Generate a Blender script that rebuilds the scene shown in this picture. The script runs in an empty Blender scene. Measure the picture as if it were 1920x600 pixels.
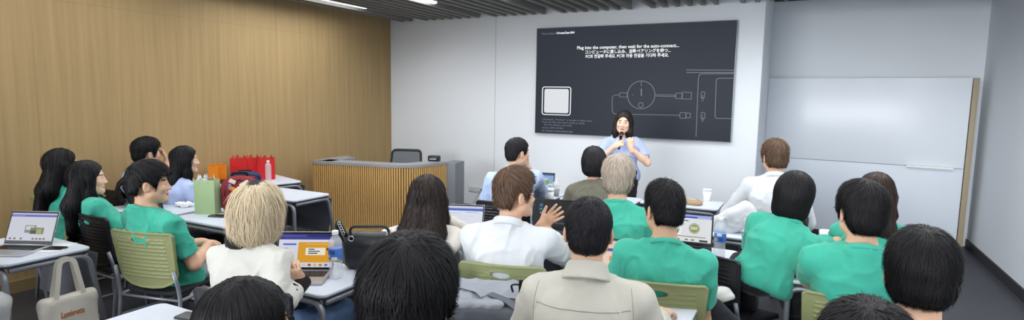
import bpy, math, random
import numpy as np
from mathutils import Vector, Matrix
random.seed(7); RNG = np.random.default_rng(11)
PI = math.pi
scene = bpy.context.scene
col = scene.collection
scene.view_settings.view_transform = 'Standard'
scene.view_settings.look = 'None'; scene.view_settings.exposure = .14

# ------------------------------------------------------------------ camera (room: X right, Y towards the screen wall, Z up)
F = 1074.0; YAW, PIT, ROL, CH = 0.4765, 0.1115, 0.01645, 1.68
def _axes():
    cy, sy = math.cos(YAW), math.sin(YAW)
    f = np.array([-sy*math.cos(PIT), cy*math.cos(PIT), -math.sin(PIT)])
    r = np.array([cy, sy, 0.0]); u = np.cross(r, f)
    return math.cos(ROL)*r+math.sin(ROL)*u, -math.sin(ROL)*r+math.cos(ROL)*u, f
CR, CU, CF = _axes(); CO = np.array([0, 0, CH])
def _ray(x, y): return CF+CR*(x-960)/F-CU*(y-300)/F
def atZ(x, y, z): d = _ray(x, y); return CO+d*(z-CH)/d[2]
def atY(x, y, Y): d = _ray(x, y); return CO+d*Y/d[1]
def atX(x, y, X): d = _ray(x, y); return CO+d*X/d[0]
def atD(x, y, t): return CO+_ray(x, y)*t
cam = bpy.data.objects.new('camera', bpy.data.cameras.new('camera'))
col.objects.link(cam)
M = Matrix(((CR[0], CU[0], -CF[0], 0), (CR[1], CU[1], -CF[1], 0), (CR[2], CU[2], -CF[2], CH), (0, 0, 0, 1)))
cam.matrix_world = M
cam.data.sensor_width = 36; cam.data.lens = F/1920*36
cam.data.clip_start = 0.05
scene.camera = cam

# ------------------------------------------------------------------ materials
def lin(h):
    if isinstance(h, str):
        h = h.lstrip('#'); c = [int(h[i:i+2], 16)/255 for i in (0, 2, 4)]
        return tuple(x/12.92 if x <= .04045 else ((x+.055)/1.055)**2.4 for x in c)+(1,)
    return tuple(h)+(1,) if len(h) == 3 else h
MATS = {}
def mat(name, c, rough=.6, metal=0, spec=.4, var=0, vscale=6, bump=0, bscale=60, stretch=(1, 1, 1), emit=0, trans=0, attr=None, sheen=0, ior=1.45, alpha=1, ecol=None):
    if name in MATS: return MATS[name]
    m = bpy.data.materials.new(name); m.use_nodes = True
    nt = m.node_tree; b = nt.nodes['Principled BSDF']; L = nt.links
    C = lin(c)
    b.inputs['Base Color'].default_value = C
    b.inputs['Roughness'].default_value = rough; b.inputs['Metallic'].default_value = metal
    b.inputs['Specular IOR Level'].default_value = spec; b.inputs['IOR'].default_value = ior
    if trans: b.inputs['Transmission Weight'].default_value = trans
    if sheen: b.inputs['Sheen Weight'].default_value = sheen
    if emit: b.inputs['Emission Color'].default_value = lin(ecol) if ecol else C; b.inputs['Emission Strength'].default_value = emit
    if alpha < 1: b.inputs['Alpha'].default_value = alpha
    tc = None
    def coords():
        nonlocal tc
        if tc is None:
            t = nt.nodes.new('ShaderNodeTexCoord'); mp = nt.nodes.new('ShaderNodeMapping')
            mp.inputs['Scale'].default_value = stretch; L.new(t.outputs['Object'], mp.inputs['Vector']); tc = mp.outputs['Vector']
        return tc
    if var or attr:
        mx = nt.nodes.new('ShaderNodeMix'); mx.data_type = 'RGBA'
        lo = tuple(x*(1-var) for x in C[:3])+(1,); hi = tuple(min(1, x*(1+var)) for x in C[:3])+(1,)
        mx.inputs[6].default_value = lo; mx.inputs[7].default_value = hi
        if attr:
            a = nt.nodes.new('ShaderNodeAttribute'); a.attribute_name = attr; L.new(a.outputs['Fac'], mx.inputs[0])
        else:
            n = nt.nodes.new('ShaderNodeTexNoise'); n.inputs['Scale'].default_value = vscale; n.inputs['Detail'].default_value = 4
            L.new(coords(), n.inputs['Vector']); L.new(n.outputs['Fac'], mx.inputs[0])
        L.new(mx.outputs[2], b.inputs['Base Color'])
    if bump:
        n = nt.nodes.new('ShaderNodeTexNoise'); n.inputs['Scale'].default_value = bscale; n.inputs['Detail'].default_value = 3
        L.new(coords(), n.inputs['Vector'])
        bp = nt.nodes.new('ShaderNodeBump'); bp.inputs['Strength'].default_value = bump; bp.inputs['Distance'].default_value = .004
        L.new(n.outputs['Fac'], bp.inputs['Height']); L.new(bp.outputs['Normal'], b.inputs['Normal'])
    MATS[name] = m
    return m

# ------------------------------------------------------------------ objects and tags
def tag(o, label, cat, group=None):
    o['label'] = label; o['category'] = cat
    if group: o['group'] = group
    return o
def empty(name, loc=(0, 0, 0), rz=0):
    o = bpy.data.objects.new(name, None); o.empty_display_size = .1; col.objects.link(o)
    o.location = loc; o.rotation_euler = (0, 0, rz); return o
def link(name, me, parent=None, loc=None, rz=None):
    o = bpy.data.objects.new(name, me); col.objects.link(o)
    if parent is not None: o.parent = parent
    if loc is not None: o.location = loc
    if rz is not None: o.rotation_euler = (0, 0, rz)
    return o
def copy_tree(o, parent=None):
    c = o.copy(); col.objects.link(c); c.parent = parent
    for ch in list(o.children): copy_tree(ch, c)
    return c

class MB:
    """collects vertices and faces of one mesh"""
    def __init__(s): s.v = []; s.f = []; s.mi = []; s.mats = []; s.sm = []
    def m(s, material):
        if material not in s.mats: s.mats.append(material)
        return s.mats.index(material)
    def add(s, vs, fs, material, smooth=False, T=None):
        k = len(s.v); i = s.m(material)
        for p in vs: s.v.append(tuple(T @ Vector(p)) if T is not None else tuple(p))
        for f in fs: s.f.append([k+j for j in f]); s.mi.append(i); s.sm.append(smooth)
    def box(s, c, d, material, rz=0, T=None, bevel=0):
        x, y, z = d[0]/2, d[1]/2, d[2]/2
        R = Matrix.Translation(c) @ Matrix.Rotation(rz, 4, 'Z')
        if T is not None: R = T @ R
        if bevel <= 0:
            vs = [(a*x, b*y, e*z) for e in (-1, 1) for b in (-1, 1) for a in (-1, 1)]
            fs = [(0, 2, 3, 1), (4, 5, 7, 6), (0, 1, 5, 4), (2, 6, 7, 3), (0, 4, 6, 2), (1, 3, 7, 5)]
            s.add(vs, fs, material, False, R); return
        import bmesh
        bm = bmesh.new(); bmesh.ops.create_cube(bm, size=1)
        for v in bm.verts: v.co = (v.co.x*d[0], v.co.y*d[1], v.co.z*d[2])
        bmesh.ops.bevel(bm, geom=list(bm.edges), offset=min(bevel, min(d)*.49), segments=3, profile=.5, affect='EDGES')
        bm.verts.index_update()
        s.add([v.co.copy() for v in bm.verts], [[v.index for v in f.verts] for f in bm.faces], material, True, R); bm.free()
    def tube(s, pts, r, material, n=10, T=None, closed=False):
        P = [Vector(p) for p in pts]; N = len(P); vs = []; fs = []
        up = Vector((0, 0, 1)); prev = None
        for i, p in enumerate(P):
            a = P[i-1] if (i > 0 or closed) else p; b = P[(i+1) % N] if (i < N-1 or closed) else p
            t = (b-a).normalized()
            if prev is None:
                x = t.cross(up)
                if x.length < .1: x = t.cross(Vector((1, 0, 0)))
            else: x = prev-t*prev.dot(t)
            x.normalize(); prev = x; y = t.cross(x)
            rr = r[i] if isinstance(r, (list, tuple)) else r
            for k in range(n):
                an = 2*PI*k/n; vs.append(p+x*math.cos(an)*rr+y*math.sin(an)*rr)
        for i in range(N if closed else N-1):
            for k in range(n):
                j = (i+1) % N
                fs.append((i*n+k, i*n+(k+1) % n, j*n+(k+1) % n, j*n+k))
        if not closed: fs.append(tuple(range(n))[::-1]); fs.append(tuple((N-1)*n+k for k in range(n)))
        s.add(vs, fs, material, True, T)
    def lathe(s, prof, material, n=28, T=None, smooth=True):
        vs = []; fs = []
        for r, z in prof:
            for k in range(n): vs.append((r*math.cos(2*PI*k/n), r*math.sin(2*PI*k/n), z))
        for i in range(len(prof)-1):
            for k in range(n): fs.append((i*n+k, i*n+(k+1) % n, (i+1)*n+(k+1) % n, (i+1)*n+k))
        if prof[0][0] > 1e-4: fs.append(tuple(range(n))[::-1])
        if prof[-1][0] > 1e-4: fs.append(tuple((len(prof)-1)*n+k for k in range(n)))
        s.add(vs, fs, material, smooth, T)
    def slab(s, w, d, z0, z1, r, material, n=6, T=None, bev=.004):
        ring = []
        for cx, cy, a0 in ((w/2-r, d/2-r, 0), (-w/2+r, d/2-r, PI/2), (-w/2+r, -d/2+r, PI), (w/2-r, -d/2+r, 1.5*PI)):
            for k in range(n+1):
                a = a0+PI/2*k/n; ring.append((cx, cy, math.cos(a), math.sin(a)))
        vs = []; fs = []; N = len(ring)
        for z, o in ((z0, -bev), (z0+bev, 0), (z1-bev, 0), (z1, -bev)):
            for cx, cy, a, b in ring: vs.append((cx+(r+o)*a, cy+(r+o)*b, z))
        for i in range(3):
            for k in range(N): fs.append((i*N+k, i*N+(k+1) % N, (i+1)*N+(k+1) % N, (i+1)*N+k))
        fs.append(tuple(range(N))[::-1]); fs.append(tuple(3*N+k for k in range(N)))
        s.add(vs, fs, material, False, T)
    def mesh(s, name):
        me = bpy.data.meshes.new(name); me.from_pydata(s.v, [], s.f)
        for m_ in s.mats: me.materials.append(m_)
        me.polygons.foreach_set('material_index', s.mi); me.polygons.foreach_set('use_smooth', s.sm)
        me.update(); return me
    def build(s, name, parent=None, loc=None, rz=None): return link(name, s.mesh(name), parent, loc, rz)

def bend(pts, r, n=6):
    """polyline with its corners rounded"""
    P = [Vector(p) for p in pts]; out = [P[0]]
    for i in range(1, len(P)-1):
        a, b, c = P[i-1], P[i], P[i+1]
        u = (a-b); v = (c-b); q = min(r, u.length*.49, v.length*.49); u.normalize(); v.normalize()
        p0, p2 = b+u*q, b+v*q
        for k in range(n+1):
            t = k/n; out.append(p0*(1-t)**2+b*2*t*(1-t)+p2*t*t)
    out.append(P[-1]); return out

# ------------------------------------------------------------------ implicit surfaces
def V(*a): return np.array(a, dtype=np.float64)
def unit(a): a = np.asarray(a, float); return a/max(1e-9, np.linalg.norm(a))
def rotm(yaw=0, pitch=0, roll=0):
    """columns right, forward, up; yaw left, pitch up, roll to the right"""
    return np.array((Matrix.Rotation(yaw, 3, 'Z') @ Matrix.Rotation(pitch, 3, 'X') @ Matrix.Rotation(roll, 3, 'Y')))
class SDF:
    def __init__(s): s.p = []; s.post = []
    def add(s, fn, lo, hi, k=.01, sub=False): s.p.append((fn, np.asarray(lo, float), np.asarray(hi, float), k, sub)); return s
    def rc(s, a, b, ra, rb, k=.01, clip=None, sub=False):
        a = np.asarray(a, float); b = np.asarray(b, float); ba = b-a; L2 = max(1e-9, ba@ba)
        def fn(X, Y, Z):
            x, y, z = X-a[0], Y-a[1], Z-a[2]
            h = np.clip((x*ba[0]+y*ba[1]+z*ba[2])/L2, 0, 1)
            d = np.sqrt((x-h*ba[0])**2+(y-h*ba[1])**2+(z-h*ba[2])**2)-(ra+(rb-ra)*h)
            if clip is not None:
                q, n = clip; d = np.maximum(d, (X-q[0])*n[0]+(Y-q[1])*n[1]+(Z-q[2])*n[2])
            return d
        r = max(ra, rb); return s.add(fn, np.minimum(a, b)-r, np.maximum(a, b)+r, k, sub)
    def ell(s, c, r, R=None, k=.01, sub=False):
        c = np.asarray(c, float); r = np.asarray(r, float); R = np.eye(3) if R is None else R
        def fn(X, Y, Z):
            x, y, z = X-c[0], Y-c[1], Z-c[2]
            q = [(x*R[0, i]+y*R[1, i]+z*R[2, i])/r[i] for i in range(3)]
            k0 = np.sqrt(q[0]**2+q[1]**2+q[2]**2); k1 = np.sqrt((q[0]/r[0])**2+(q[1]/r[1])**2+(q[2]/r[2])**2)
            return k0*(k0-1)/np.maximum(k1, 1e-6)
        e = np.abs(R)@r; return s.add(fn, c-e, c+e, k, sub)
    def box(s, c, h, R=None, rnd=.01, k=.005, sub=False):
        c = np.asarray(c, float); h = np.asarray(h, float)-rnd; R = np.eye(3) if R is None else R
        def fn(X, Y, Z):
            x, y, z = X-c[0], Y-c[1], Z-c[2]
            q = [np.abs(x*R[0, i]+y*R[1, i]+z*R[2, i])-h[i] for i in range(3)]
            return np.sqrt(np.maximum(q[0], 0)**2+np.maximum(q[1], 0)**2+np.maximum(q[2], 0)**2)+np.minimum(np.maximum(q[0], np.maximum(q[1], q[2])), 0)-rnd
        e = np.abs(R)@(h+rnd); return s.add(fn, c-e, c+e, k, sub)
    def torus(s, c, R, r1, r2, k=.005, sy=1.0, hz=0.0, sl=0):
        c = np.asarray(c, float)
        def fn(X, Y, Z):
            x, y, z = X-c[0], Y-c[1], Z-c[2]
            u, v, w = (x*R[0, i]+y*R[1, i]+z*R[2, i] for i in range(3))
            wc = np.clip(w, -hz, hz); w = w-wc
            return np.sqrt((np.sqrt(u*u+(v/sy)**2)-(r1-sl*wc))**2+w*w)-r2
        e = np.abs(R)@V(r1+r2, (r1+r2)*max(1, sy), r2+hz); return s.add(fn, c-e, c+e, k)
    def loft(s, a, b, ex, keys, bow=0, k=.02, e=0, twist=0):
        """body trunk from a to b, elliptical sections keys = (t, half width, half depth)"""
        a = np.asarray(a, float); b = np.asarray(b, float); L = np.linalg.norm(b-a); ew = (b-a)/L
        ex = unit(np.asarray(ex, float)-ew*(ew@ex)); ef = np.cross(ew, ex)
        T = [q[0] for q in keys]; A = [q[1]+e for q in keys]; B = [q[2]+e for q in keys]
        tt = np.linspace(-.2, 1.2, 57); ker = np.ones(5)/5
        AA = np.convolve(np.pad(np.interp(tt, T, A), 2, 'edge'), ker, 'valid'); BB = np.convolve(np.pad(np.interp(tt, T, B), 2, 'edge'), ker, 'valid')
        def fn(X, Y, Z):
            x, y, z = X-a[0], Y-a[1], Z-a[2]
            w = x*ew[0]+y*ew[1]+z*ew[2]; t = np.clip(w/L, -.2, 1.2)
            u = x*ex[0]+y*ex[1]+z*ex[2]; v = x*ef[0]+y*ef[1]+z*ef[2]+bow*np.sin(PI*np.clip(t, 0, 1))
            aa = np.interp(t, tt, AA); bb = np.interp(t, tt, BB)
            q = np.sqrt((u/aa)**2+(v/bb)**2)
            d = (q-1)*np.minimum(aa, bb)
            c = np.maximum(w-L, -w)
            return np.maximum(d, c)+np.maximum(0, np.minimum(.03+d, .03+c))**2*6
        r = max(max(A), max(B))+abs(bow); return s.add(fn, np.minimum(a, b)-r, np.maximum(a, b)+r, k)
    def bounds(s):
        P = [p for p in s.p if not p[4]]
        return np.min([p[1]-p[3]*.3 for p in P], axis=0), np.max([p[2]+p[3]*.3 for p in P], axis=0)
    def pts(s, P):
        X, Y, Z = P[:, 0], P[:, 1], P[:, 2]; D = np.full(len(P), 1.0)
        for fn, lo, hi, k, sub in s.p: D = s._comb(D, fn(X, Y, Z), k, sub)
        for fn in s.post: D = fn(D, X, Y, Z)
        return D
    @staticmethod
    def _comb(D, d, k, sub):
        if sub:
            h = np.maximum(k-np.abs(D+d), 0)/k; return np.maximum(D, -d)+h*h*k*.25
        h = np.maximum(k-np.abs(D-d), 0)/k; return np.minimum(D, d)-h*h*k*.25
    def grid(s, lo, hi, h):
        n = np.maximum(4, np.ceil((hi-lo)/h).astype(int)+1)
        ax = [lo[i]+h*np.arange(n[i]) for i in range(3)]
        D = np.full(n, 1.0)
        for fn, a, b, k, sub in s.p:
            pad = k+3*h
            i0 = np.maximum(0, np.floor((a-pad-lo)/h).astype(int)); i1 = np.minimum(n, np.ceil((b+pad-lo)/h).astype(int)+1)
            if np.any(i1 <= i0): continue
            sl = tuple(slice(i0[i], i1[i]) for i in range(3))
            d = fn(ax[0][sl[0]][:, None, None], ax[1][sl[1]][None, :, None], ax[2][sl[2]][None, None, :])
            D[sl] = s._comb(D[sl], d, k, sub)
        X, Y, Z = ax[0][:, None, None], ax[1][None, :, None], ax[2][None, None, :]
        for fn in s.post: D = fn(D, X, Y, Z)
        return D
    def surf(s, h, lo=None, hi=None):
        if lo is None: lo, hi = s.bounds(); lo = lo-2.5*h; hi = hi+2.5*h
        return snets(s.grid(lo, hi, h), lo, h)
CORN = [(i, j, k) for i in (0, 1) for j in (0, 1) for k in (0, 1)]
EDG = [(a, b) for a in range(8) for b in range(a+1, 8) if sum(abs(CORN[a][i]-CORN[b][i]) for i in range(3)) == 1]
def snets(D, lo, h):
    I = D < 0
    c = [I[i:I.shape[0]-1+i, j:I.shape[1]-1+j, k:I.shape[2]-1+k] for i, j, k in CORN]
    n = sum(x.astype(np.int8) for x in c); act = (n > 0) & (n < 8)
    idx = np.argwhere(act)
    if len(idx) == 0: return np.zeros((0, 3)), np.zeros((0, 4), int)
    vals = np.stack([D[idx[:, 0]+i, idx[:, 1]+j, idx[:, 2]+k] for i, j, k in CORN], 1)
    pos = np.zeros((len(idx), 3)); cnt = np.zeros(len(idx)); CO_ = np.array(CORN, float)
    for a, b in EDG:
        fa, fb = vals[:, a], vals[:, b]; cr = (fa < 0) != (fb < 0)
        t = np.where(cr, fa/np.where(cr, fa-fb, 1), 0)
        pos += np.where(cr[:, None], CO_[a]+t[:, None]*(CO_[b]-CO_[a]), 0); cnt += cr
    verts = lo+h*(idx+pos/cnt[:, None])
    mp = np.full(act.shape, -1, int); mp[act] = np.arange(len(idx))
    quads = []
    for ax in range(3):
        o = [i for i in range(3) if i != ax]
        sl0 = [slice(None)]*3; sl1 = [slice(None)]*3
        sl0[ax] = slice(0, -1); sl1[ax] = slice(1, None)
        s0 = I[tuple(sl0)]; s1 = I[tuple(sl1)]
        g = np.argwhere(s0 != s1)
        g = g[(g[:, o[0]] > 0) & (g[:, o[1]] > 0) & (g[:, o[0]] < D.shape[o[0]]-1) & (g[:, o[1]] < D.shape[o[1]]-1)]
        q = []
        for da, db in ((1, 1), (0, 1), (0, 0), (1, 0)):
            e = g.copy(); e[:, o[0]] -= da; e[:, o[1]] -= db; q.append(mp[e[:, 0], e[:, 1], e[:, 2]])
        q = np.stack(q, 1); inside0 = I[g[:, 0], g[:, 1], g[:, 2]]
        flip = inside0 if ax != 1 else ~inside0
        q[~flip] = q[~flip][:, ::-1]
        quads.append(q)
    return verts, np.concatenate(quads)
def hashn(ix, iy, iz, seed):
    h = (ix*374761393+iy*668265263+iz*2147483647+seed*1274126177) & 0xffffffff
    h = ((h ^ (h >> 13))*1274126177) & 0xffffffff
    return ((h ^ (h >> 16)) & 0xffff)/65535.0
def vnoise(P, seed=0):
    i = np.floor(P).astype(np.int64); f = P-i; f = f*f*(3-2*f); r = 0
    for a in (0, 1):
        for b in (0, 1):
            for c in (0, 1):
                w = (f[:, 0] if a else 1-f[:, 0])*(f[:, 1] if b else 1-f[:, 1])*(f[:, 2] if c else 1-f[:, 2])
                r = r+w*hashn(i[:, 0]+a, i[:, 1]+b, i[:, 2]+c, seed)
    return r
def vnormals(v, q):
    n = np.zeros_like(v); fn = np.cross(v[q[:, 2]]-v[q[:, 0]], v[q[:, 3]]-v[q[:, 1]])
    for i in range(4): np.add.at(n, q[:, i], fn)
    return n/np.maximum(1e-9, np.linalg.norm(n, axis=1))[:, None]
def to_mesh(name, v, f, mats, mi=None, attr=None, smooth=True):
    me = bpy.data.meshes.new(name)
    nv, nf, k = len(v), len(f), f.shape[1]
    me.vertices.add(nv); me.vertices.foreach_set('co', np.asarray(v, np.float32).ravel())
    me.loops.add(nf*k); me.loops.foreach_set('vertex_index', np.asarray(f, np.int32).ravel())
    me.polygons.add(nf); me.polygons.foreach_set('loop_start', np.arange(0, nf*k, k, dtype=np.int32))
    for m_ in mats: me.materials.append(m_)
    if mi is not None: me.polygons.foreach_set('material_index', np.asarray(mi, np.int32))
    me.update(calc_edges=True)
    me.polygons.foreach_set('use_smooth', [smooth]*nf)
    if attr is not None:
        a = me.attributes.new('tint', 'FLOAT', 'POINT'); a.data.foreach_set('value', np.asarray(attr, np.float32))
    return me
def sdf_mesh(name, s, h, mats, fold=0, fscale=(14, 14, 9), seed=1, fine=0):
    v, q = s.surf(h)
    if fold:
        n = vnormals(v, q); fs = np.array(fscale)
        w = v+.05*np.stack([vnoise(v*9, seed+5), vnoise(v*9, seed+6), vnoise(v*9, seed+7)], 1)
        a = 1-np.abs(2*vnoise(w*fs, seed)-1)
        b = 1-np.abs(2*vnoise(w*fs*2.1, seed+1)-1)
        v = v+n*((a**3*.75+b**3*.35-.35)*fold)[:, None]
    return to_mesh(name, v, q, mats)
# ------------------------------------------------------------------ people
SK = dict(skin=mat('skin', '#d9ae92', .5, var=.05, vscale=12, spec=.35), skin_fair=mat('skin_fair', '#e6c0a6', .5, var=.05, vscale=12, spec=.35),
          skin_tan=mat('skin_tan', '#c4906f', .5, var=.06, vscale=12, spec=.35))
LIP = mat('lip', '#b5685e', .45); EYEW = mat('eye_white', '#cdc5be', .35); IRIS = mat('iris', '#1c1310', .2); BROW = mat('eyebrow', '#2a1f1b', .8)
def cloth(name, c, bump=.25, bscale=45, rough=.85, var=.06): return mat(name, c, rough, spec=.2, var=var, vscale=5, bump=bump, bscale=bscale, sheen=.15)
TEAL = cloth('teal_cotton', '#43ae97'); WHITE = cloth('white_cotton', '#cdd1d6', .08, var=.02); CREAM = cloth('cream_knit', '#cbcbc5', .1, 160, var=.02)
JACKET = cloth('stone_twill', '#c0beb4', .12, 120, var=.03); LAV = cloth('lavender_cotton', '#b0bee6'); SKYB = cloth('sky_blue_cotton', '#b3c6ea')
OLIVE = cloth('olive_cotton', '#6b695c'); BLOUSE = cloth('cream_blouse', '#d8d3cb'); GREYP = cloth('grey_denim', '#a9adb5'); DARKP = cloth('black_trousers', '#23252b')
JEANS = cloth('blue_denim', '#6f8fbd', .3, 120); NAVY = cloth('navy_cotton', '#2c3242'); BLACKC = cloth('black_rib', '#1d1b1b'); LGREYP = cloth('pale_grey_cotton', '#b9babb')
SHOEW = mat('white_leather', '#d9d8d4', .5); SHOEB = mat('black_leather', '#1b1b1d', .45); METALD = mat('dark_metal', '#26262a', .3, .8); GOLDM = mat('thin_gold_metal', '#8c7a5a', .3, .9)
GLASS = mat('lens_glass', '#ffffff', .02, trans=1, ior=1.02)
HC = {}
def haircol(name, c, var=.35, rough=.42, spec=.5):
    if name not in HC: HC[name] = (mat('hair_'+name, c, rough, spec=spec, var=.2, vscale=30, bump=.5, bscale=40, stretch=(3, 3, .6)), mat('strand_'+name, c, rough, spec=spec, var=var, attr='tint'))
    return HC[name]
haircol('black', '#0e0d11', .4, .5, .32); haircol('soft_black', '#1a191f', .35, .5, .32); haircol('dark_brown', '#261d1a', .35, .5, .35); haircol('brown', '#59402e', .45); haircol('platinum', '#d3c2a4', .25, .5, .3)
haircol('ash_blond', '#b9ab9d', .3, .5, .3); haircol('chestnut', '#2f211b', .35, .5, .35)

def ik(S, W, l1, l2, pole):
    S, W = np.asarray(S, float), np.asarray(W, float); d = W-S; L = np.linalg.norm(d)
    if L > l1+l2-.004: W = S+d*(l1+l2-.004)/L; d = W-S; L = l1+l2-.004
    u = d/L; a = (l1*l1-l2*l2+L*L)/(2*L); h = math.sqrt(max(0, l1*l1-a*a))
    p = np.asarray(pole, float); p = unit(p-u*(p@u))
    return S+u*a+p*h, W

def hand(S, W, d, n, side, curl=.5, spread=.12, sc=1.0, point=None):
    """palm, four unequal fingers and a thumb; d = finger direction, n = back of the hand"""
    d = unit(d); n = unit(np.asarray(n)-d*(np.asarray(n)@d)); x = np.cross(d, n)      # x to the right when d forward and n up
    ti = -side                                                                         # thumb towards the body midline
    R = np.stack([x, d, n], 1)
    S.ell(W+d*.045*sc, V(.038, .055, .015)*sc, R, .008); S.rc(W-d*.03, W+d*.02, .025*sc, .026*sc, .015)
    ln = [.072, .082, .076, .060]
    for i in range(4):
        o = (1.5-i)*ti*.019*sc; b = W+d*.085*sc+x*o-n*.002; c = curl if not point or i not in point else .08
        ang = 0; dd = unit(d+x*ti*(1.5-i)*spread)
        for j, fr in enumerate((.46, .30, .24)):
            ang += c*(.75, .95, .7)[j]
            dv = dd*math.cos(ang)-n*math.sin(ang); e = b+dv*ln[i]*fr*sc
            S.rc(b, e, (.0095, .0085, .0078)[j]*sc, (.0085, .0078, .0068)[j]*sc, .003); b = e
    b = W+d*.022*sc+x*ti*.022*sc; dv = unit(d*.72+x*ti*.62-n*.25); e = b+dv*.045*sc
    S.rc(b-dv*.01, e, .0145*sc, .011*sc, .008); dv2 = unit(dv+d*.35-n*curl*.35); S.rc(e, e+dv2*.036*sc, .0105*sc, .0085*sc, .004)

def head(S, c, R, s=1.0, male=True):
    f = lambda x, y, z: c+R@(V(x, y, z)*s); r = lambda *a: V(*a)*s
    S.ell(f(0, -.012, .03), r(.077, .097, .087), R, .02)
    S.ell(f(0, .028, -.03), r(.064, .068, .082), R, .03)
    j = .066 if male else .059
    S.rc(f(-.052, .012, -.062), f(-.012, .068, -.099), .022*s, .018*s, .03); S.rc(f(.052, .012, -.062), f(.012, .068, -.099), .022*s, .018*s, .03)
    S.ell(f(0, .074, -.1), r(.022, .018, .016), R, .02)
    S.ell(f(-.04, .066, -.03), r(.022, .02, .02), R, .02); S.ell(f(.04, .066, -.03), r(.022, .02, .02), R, .02)
    for q in (-1, 1): S.ell(f(q*.032, .102, .001), r(.017, .017, .010), R, .014, True)
    for q in (-1, 1): S.ell(f(q*.031, .080, .0), r(.0135, .0125, .0095), R, .004)
    S.rc(f(-.034, .080, .024), f(.034, .080, .024), .0075*s, .0075*s, .015)
    S.rc(f(0, .089, .004), f(0, .104, -.034), .0075*s, .0125*s, .012)
    for q in (-1, 1): S.ell(f(q*.011, .098, -.038), r(.008, .010, .007), R, .006)
    S.ell(f(0, .089, -.064), r(.023, .010, .007), R, .006); S.ell(f(0, .087, -.076), r(.020, .010, .0075), R, .006)
    for q in (-1, 1):
        Rq = R @ rotm(q*.35, 0, 0)
        S.ell(f(q*.082, -.010, -.012), r(.010, .021, .034), Rq, .008); S.ell(f(q*.091, -.004, -.010), r(.006, .011, .019), Rq, .005, True)

def hair_strands(S, v, nrm, n, L, w, flow, lift=.004, seg=6, zmin=-9, jit=.25, rng=None, curlamp=0, bad=None):
    N = min(n, len(v)); pick = rng.choice(len(v), N, replace=len(v) < n)
    P = v[pick].copy(); nn = nrm[pick]; keep = nn[:, 2] > -.75; P = P[keep]; N = len(P)
    Ls = L*rng.uniform(.6, 1.25, N); lf = lift*rng.uniform(.1, 1.6, N); J = rng.normal(0, jit, (N, 3)); path = [P.copy()]; norms = []
    base = rng.uniform(-.001, .002, N); e = .004; ph = rng.uniform(0, 6.28, N)
    for s in range(seg):
        d0 = S.pts(P)
        G = np.stack([S.pts(P+V(e, 0, 0))-d0, S.pts(P+V(0, e, 0))-d0, S.pts(P+V(0, 0, e))-d0], 1)
        G /= np.maximum(1e-9, np.linalg.norm(G, axis=1))[:, None]
        norms.append(G)
        D = flow(P)+J; D -= G*np.sum(D*G, 1)[:, None]*.9; D /= np.maximum(1e-6, np.linalg.norm(D, axis=1))[:, None]
        if curlamp: D += np.cross(G, D)*(curlamp*np.sin(ph+s*1.7))[:, None]
        P = P+D*(Ls/seg)[:, None]
        off = base+lf*((s+1)/seg)**1.7
        P = P-G*np.clip(d0-off, -.02, .02)[:, None]*.8
        P[:, 2] = np.maximum(P[:, 2], zmin+rng.uniform(-.015, .01, N))
        path.append(P.copy())
    norms.append(norms[-1]); path = np.array(path); norms = np.array(norms)
    if bad is not None:
        ok = ~bad(path.reshape(-1, 3)).reshape(path.shape[:2]).any(0); path = path[:, ok]; norms = norms[:, ok]; N = int(ok.sum())
            # seg+1,N,3
    tan = np.gradient(path, axis=0); side = np.cross(tan, norms); side /= np.maximum(1e-9, np.linalg.norm(side, axis=2))[:, :, None]
    t = np.linspace(0, 1, seg+1)[:, None, None]
    W = w*rng.uniform(.6, 1.4, N)[None, :, None]*(1-t**2.2*.93)
    A = path-side*W; B = path+side*W; C = path+norms*W*.7
    vs = np.stack([A, B, C], 2).reshape(-1, 3)                                     # index = (s*N+i)*3+k
    i = np.arange(N); fs = []
    for s in range(seg):
        a = (s*N+i)*3; b = ((s+1)*N+i)*3
        for k, l in ((0, 2), (2, 1)): fs.append(np.stack([a+k, b+k, b+l, a+l], 1))
    return vs, np.concatenate(fs)[:, ::-1], np.repeat(np.tile(rng.uniform(0, 1, N), seg+1), 3)

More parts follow.
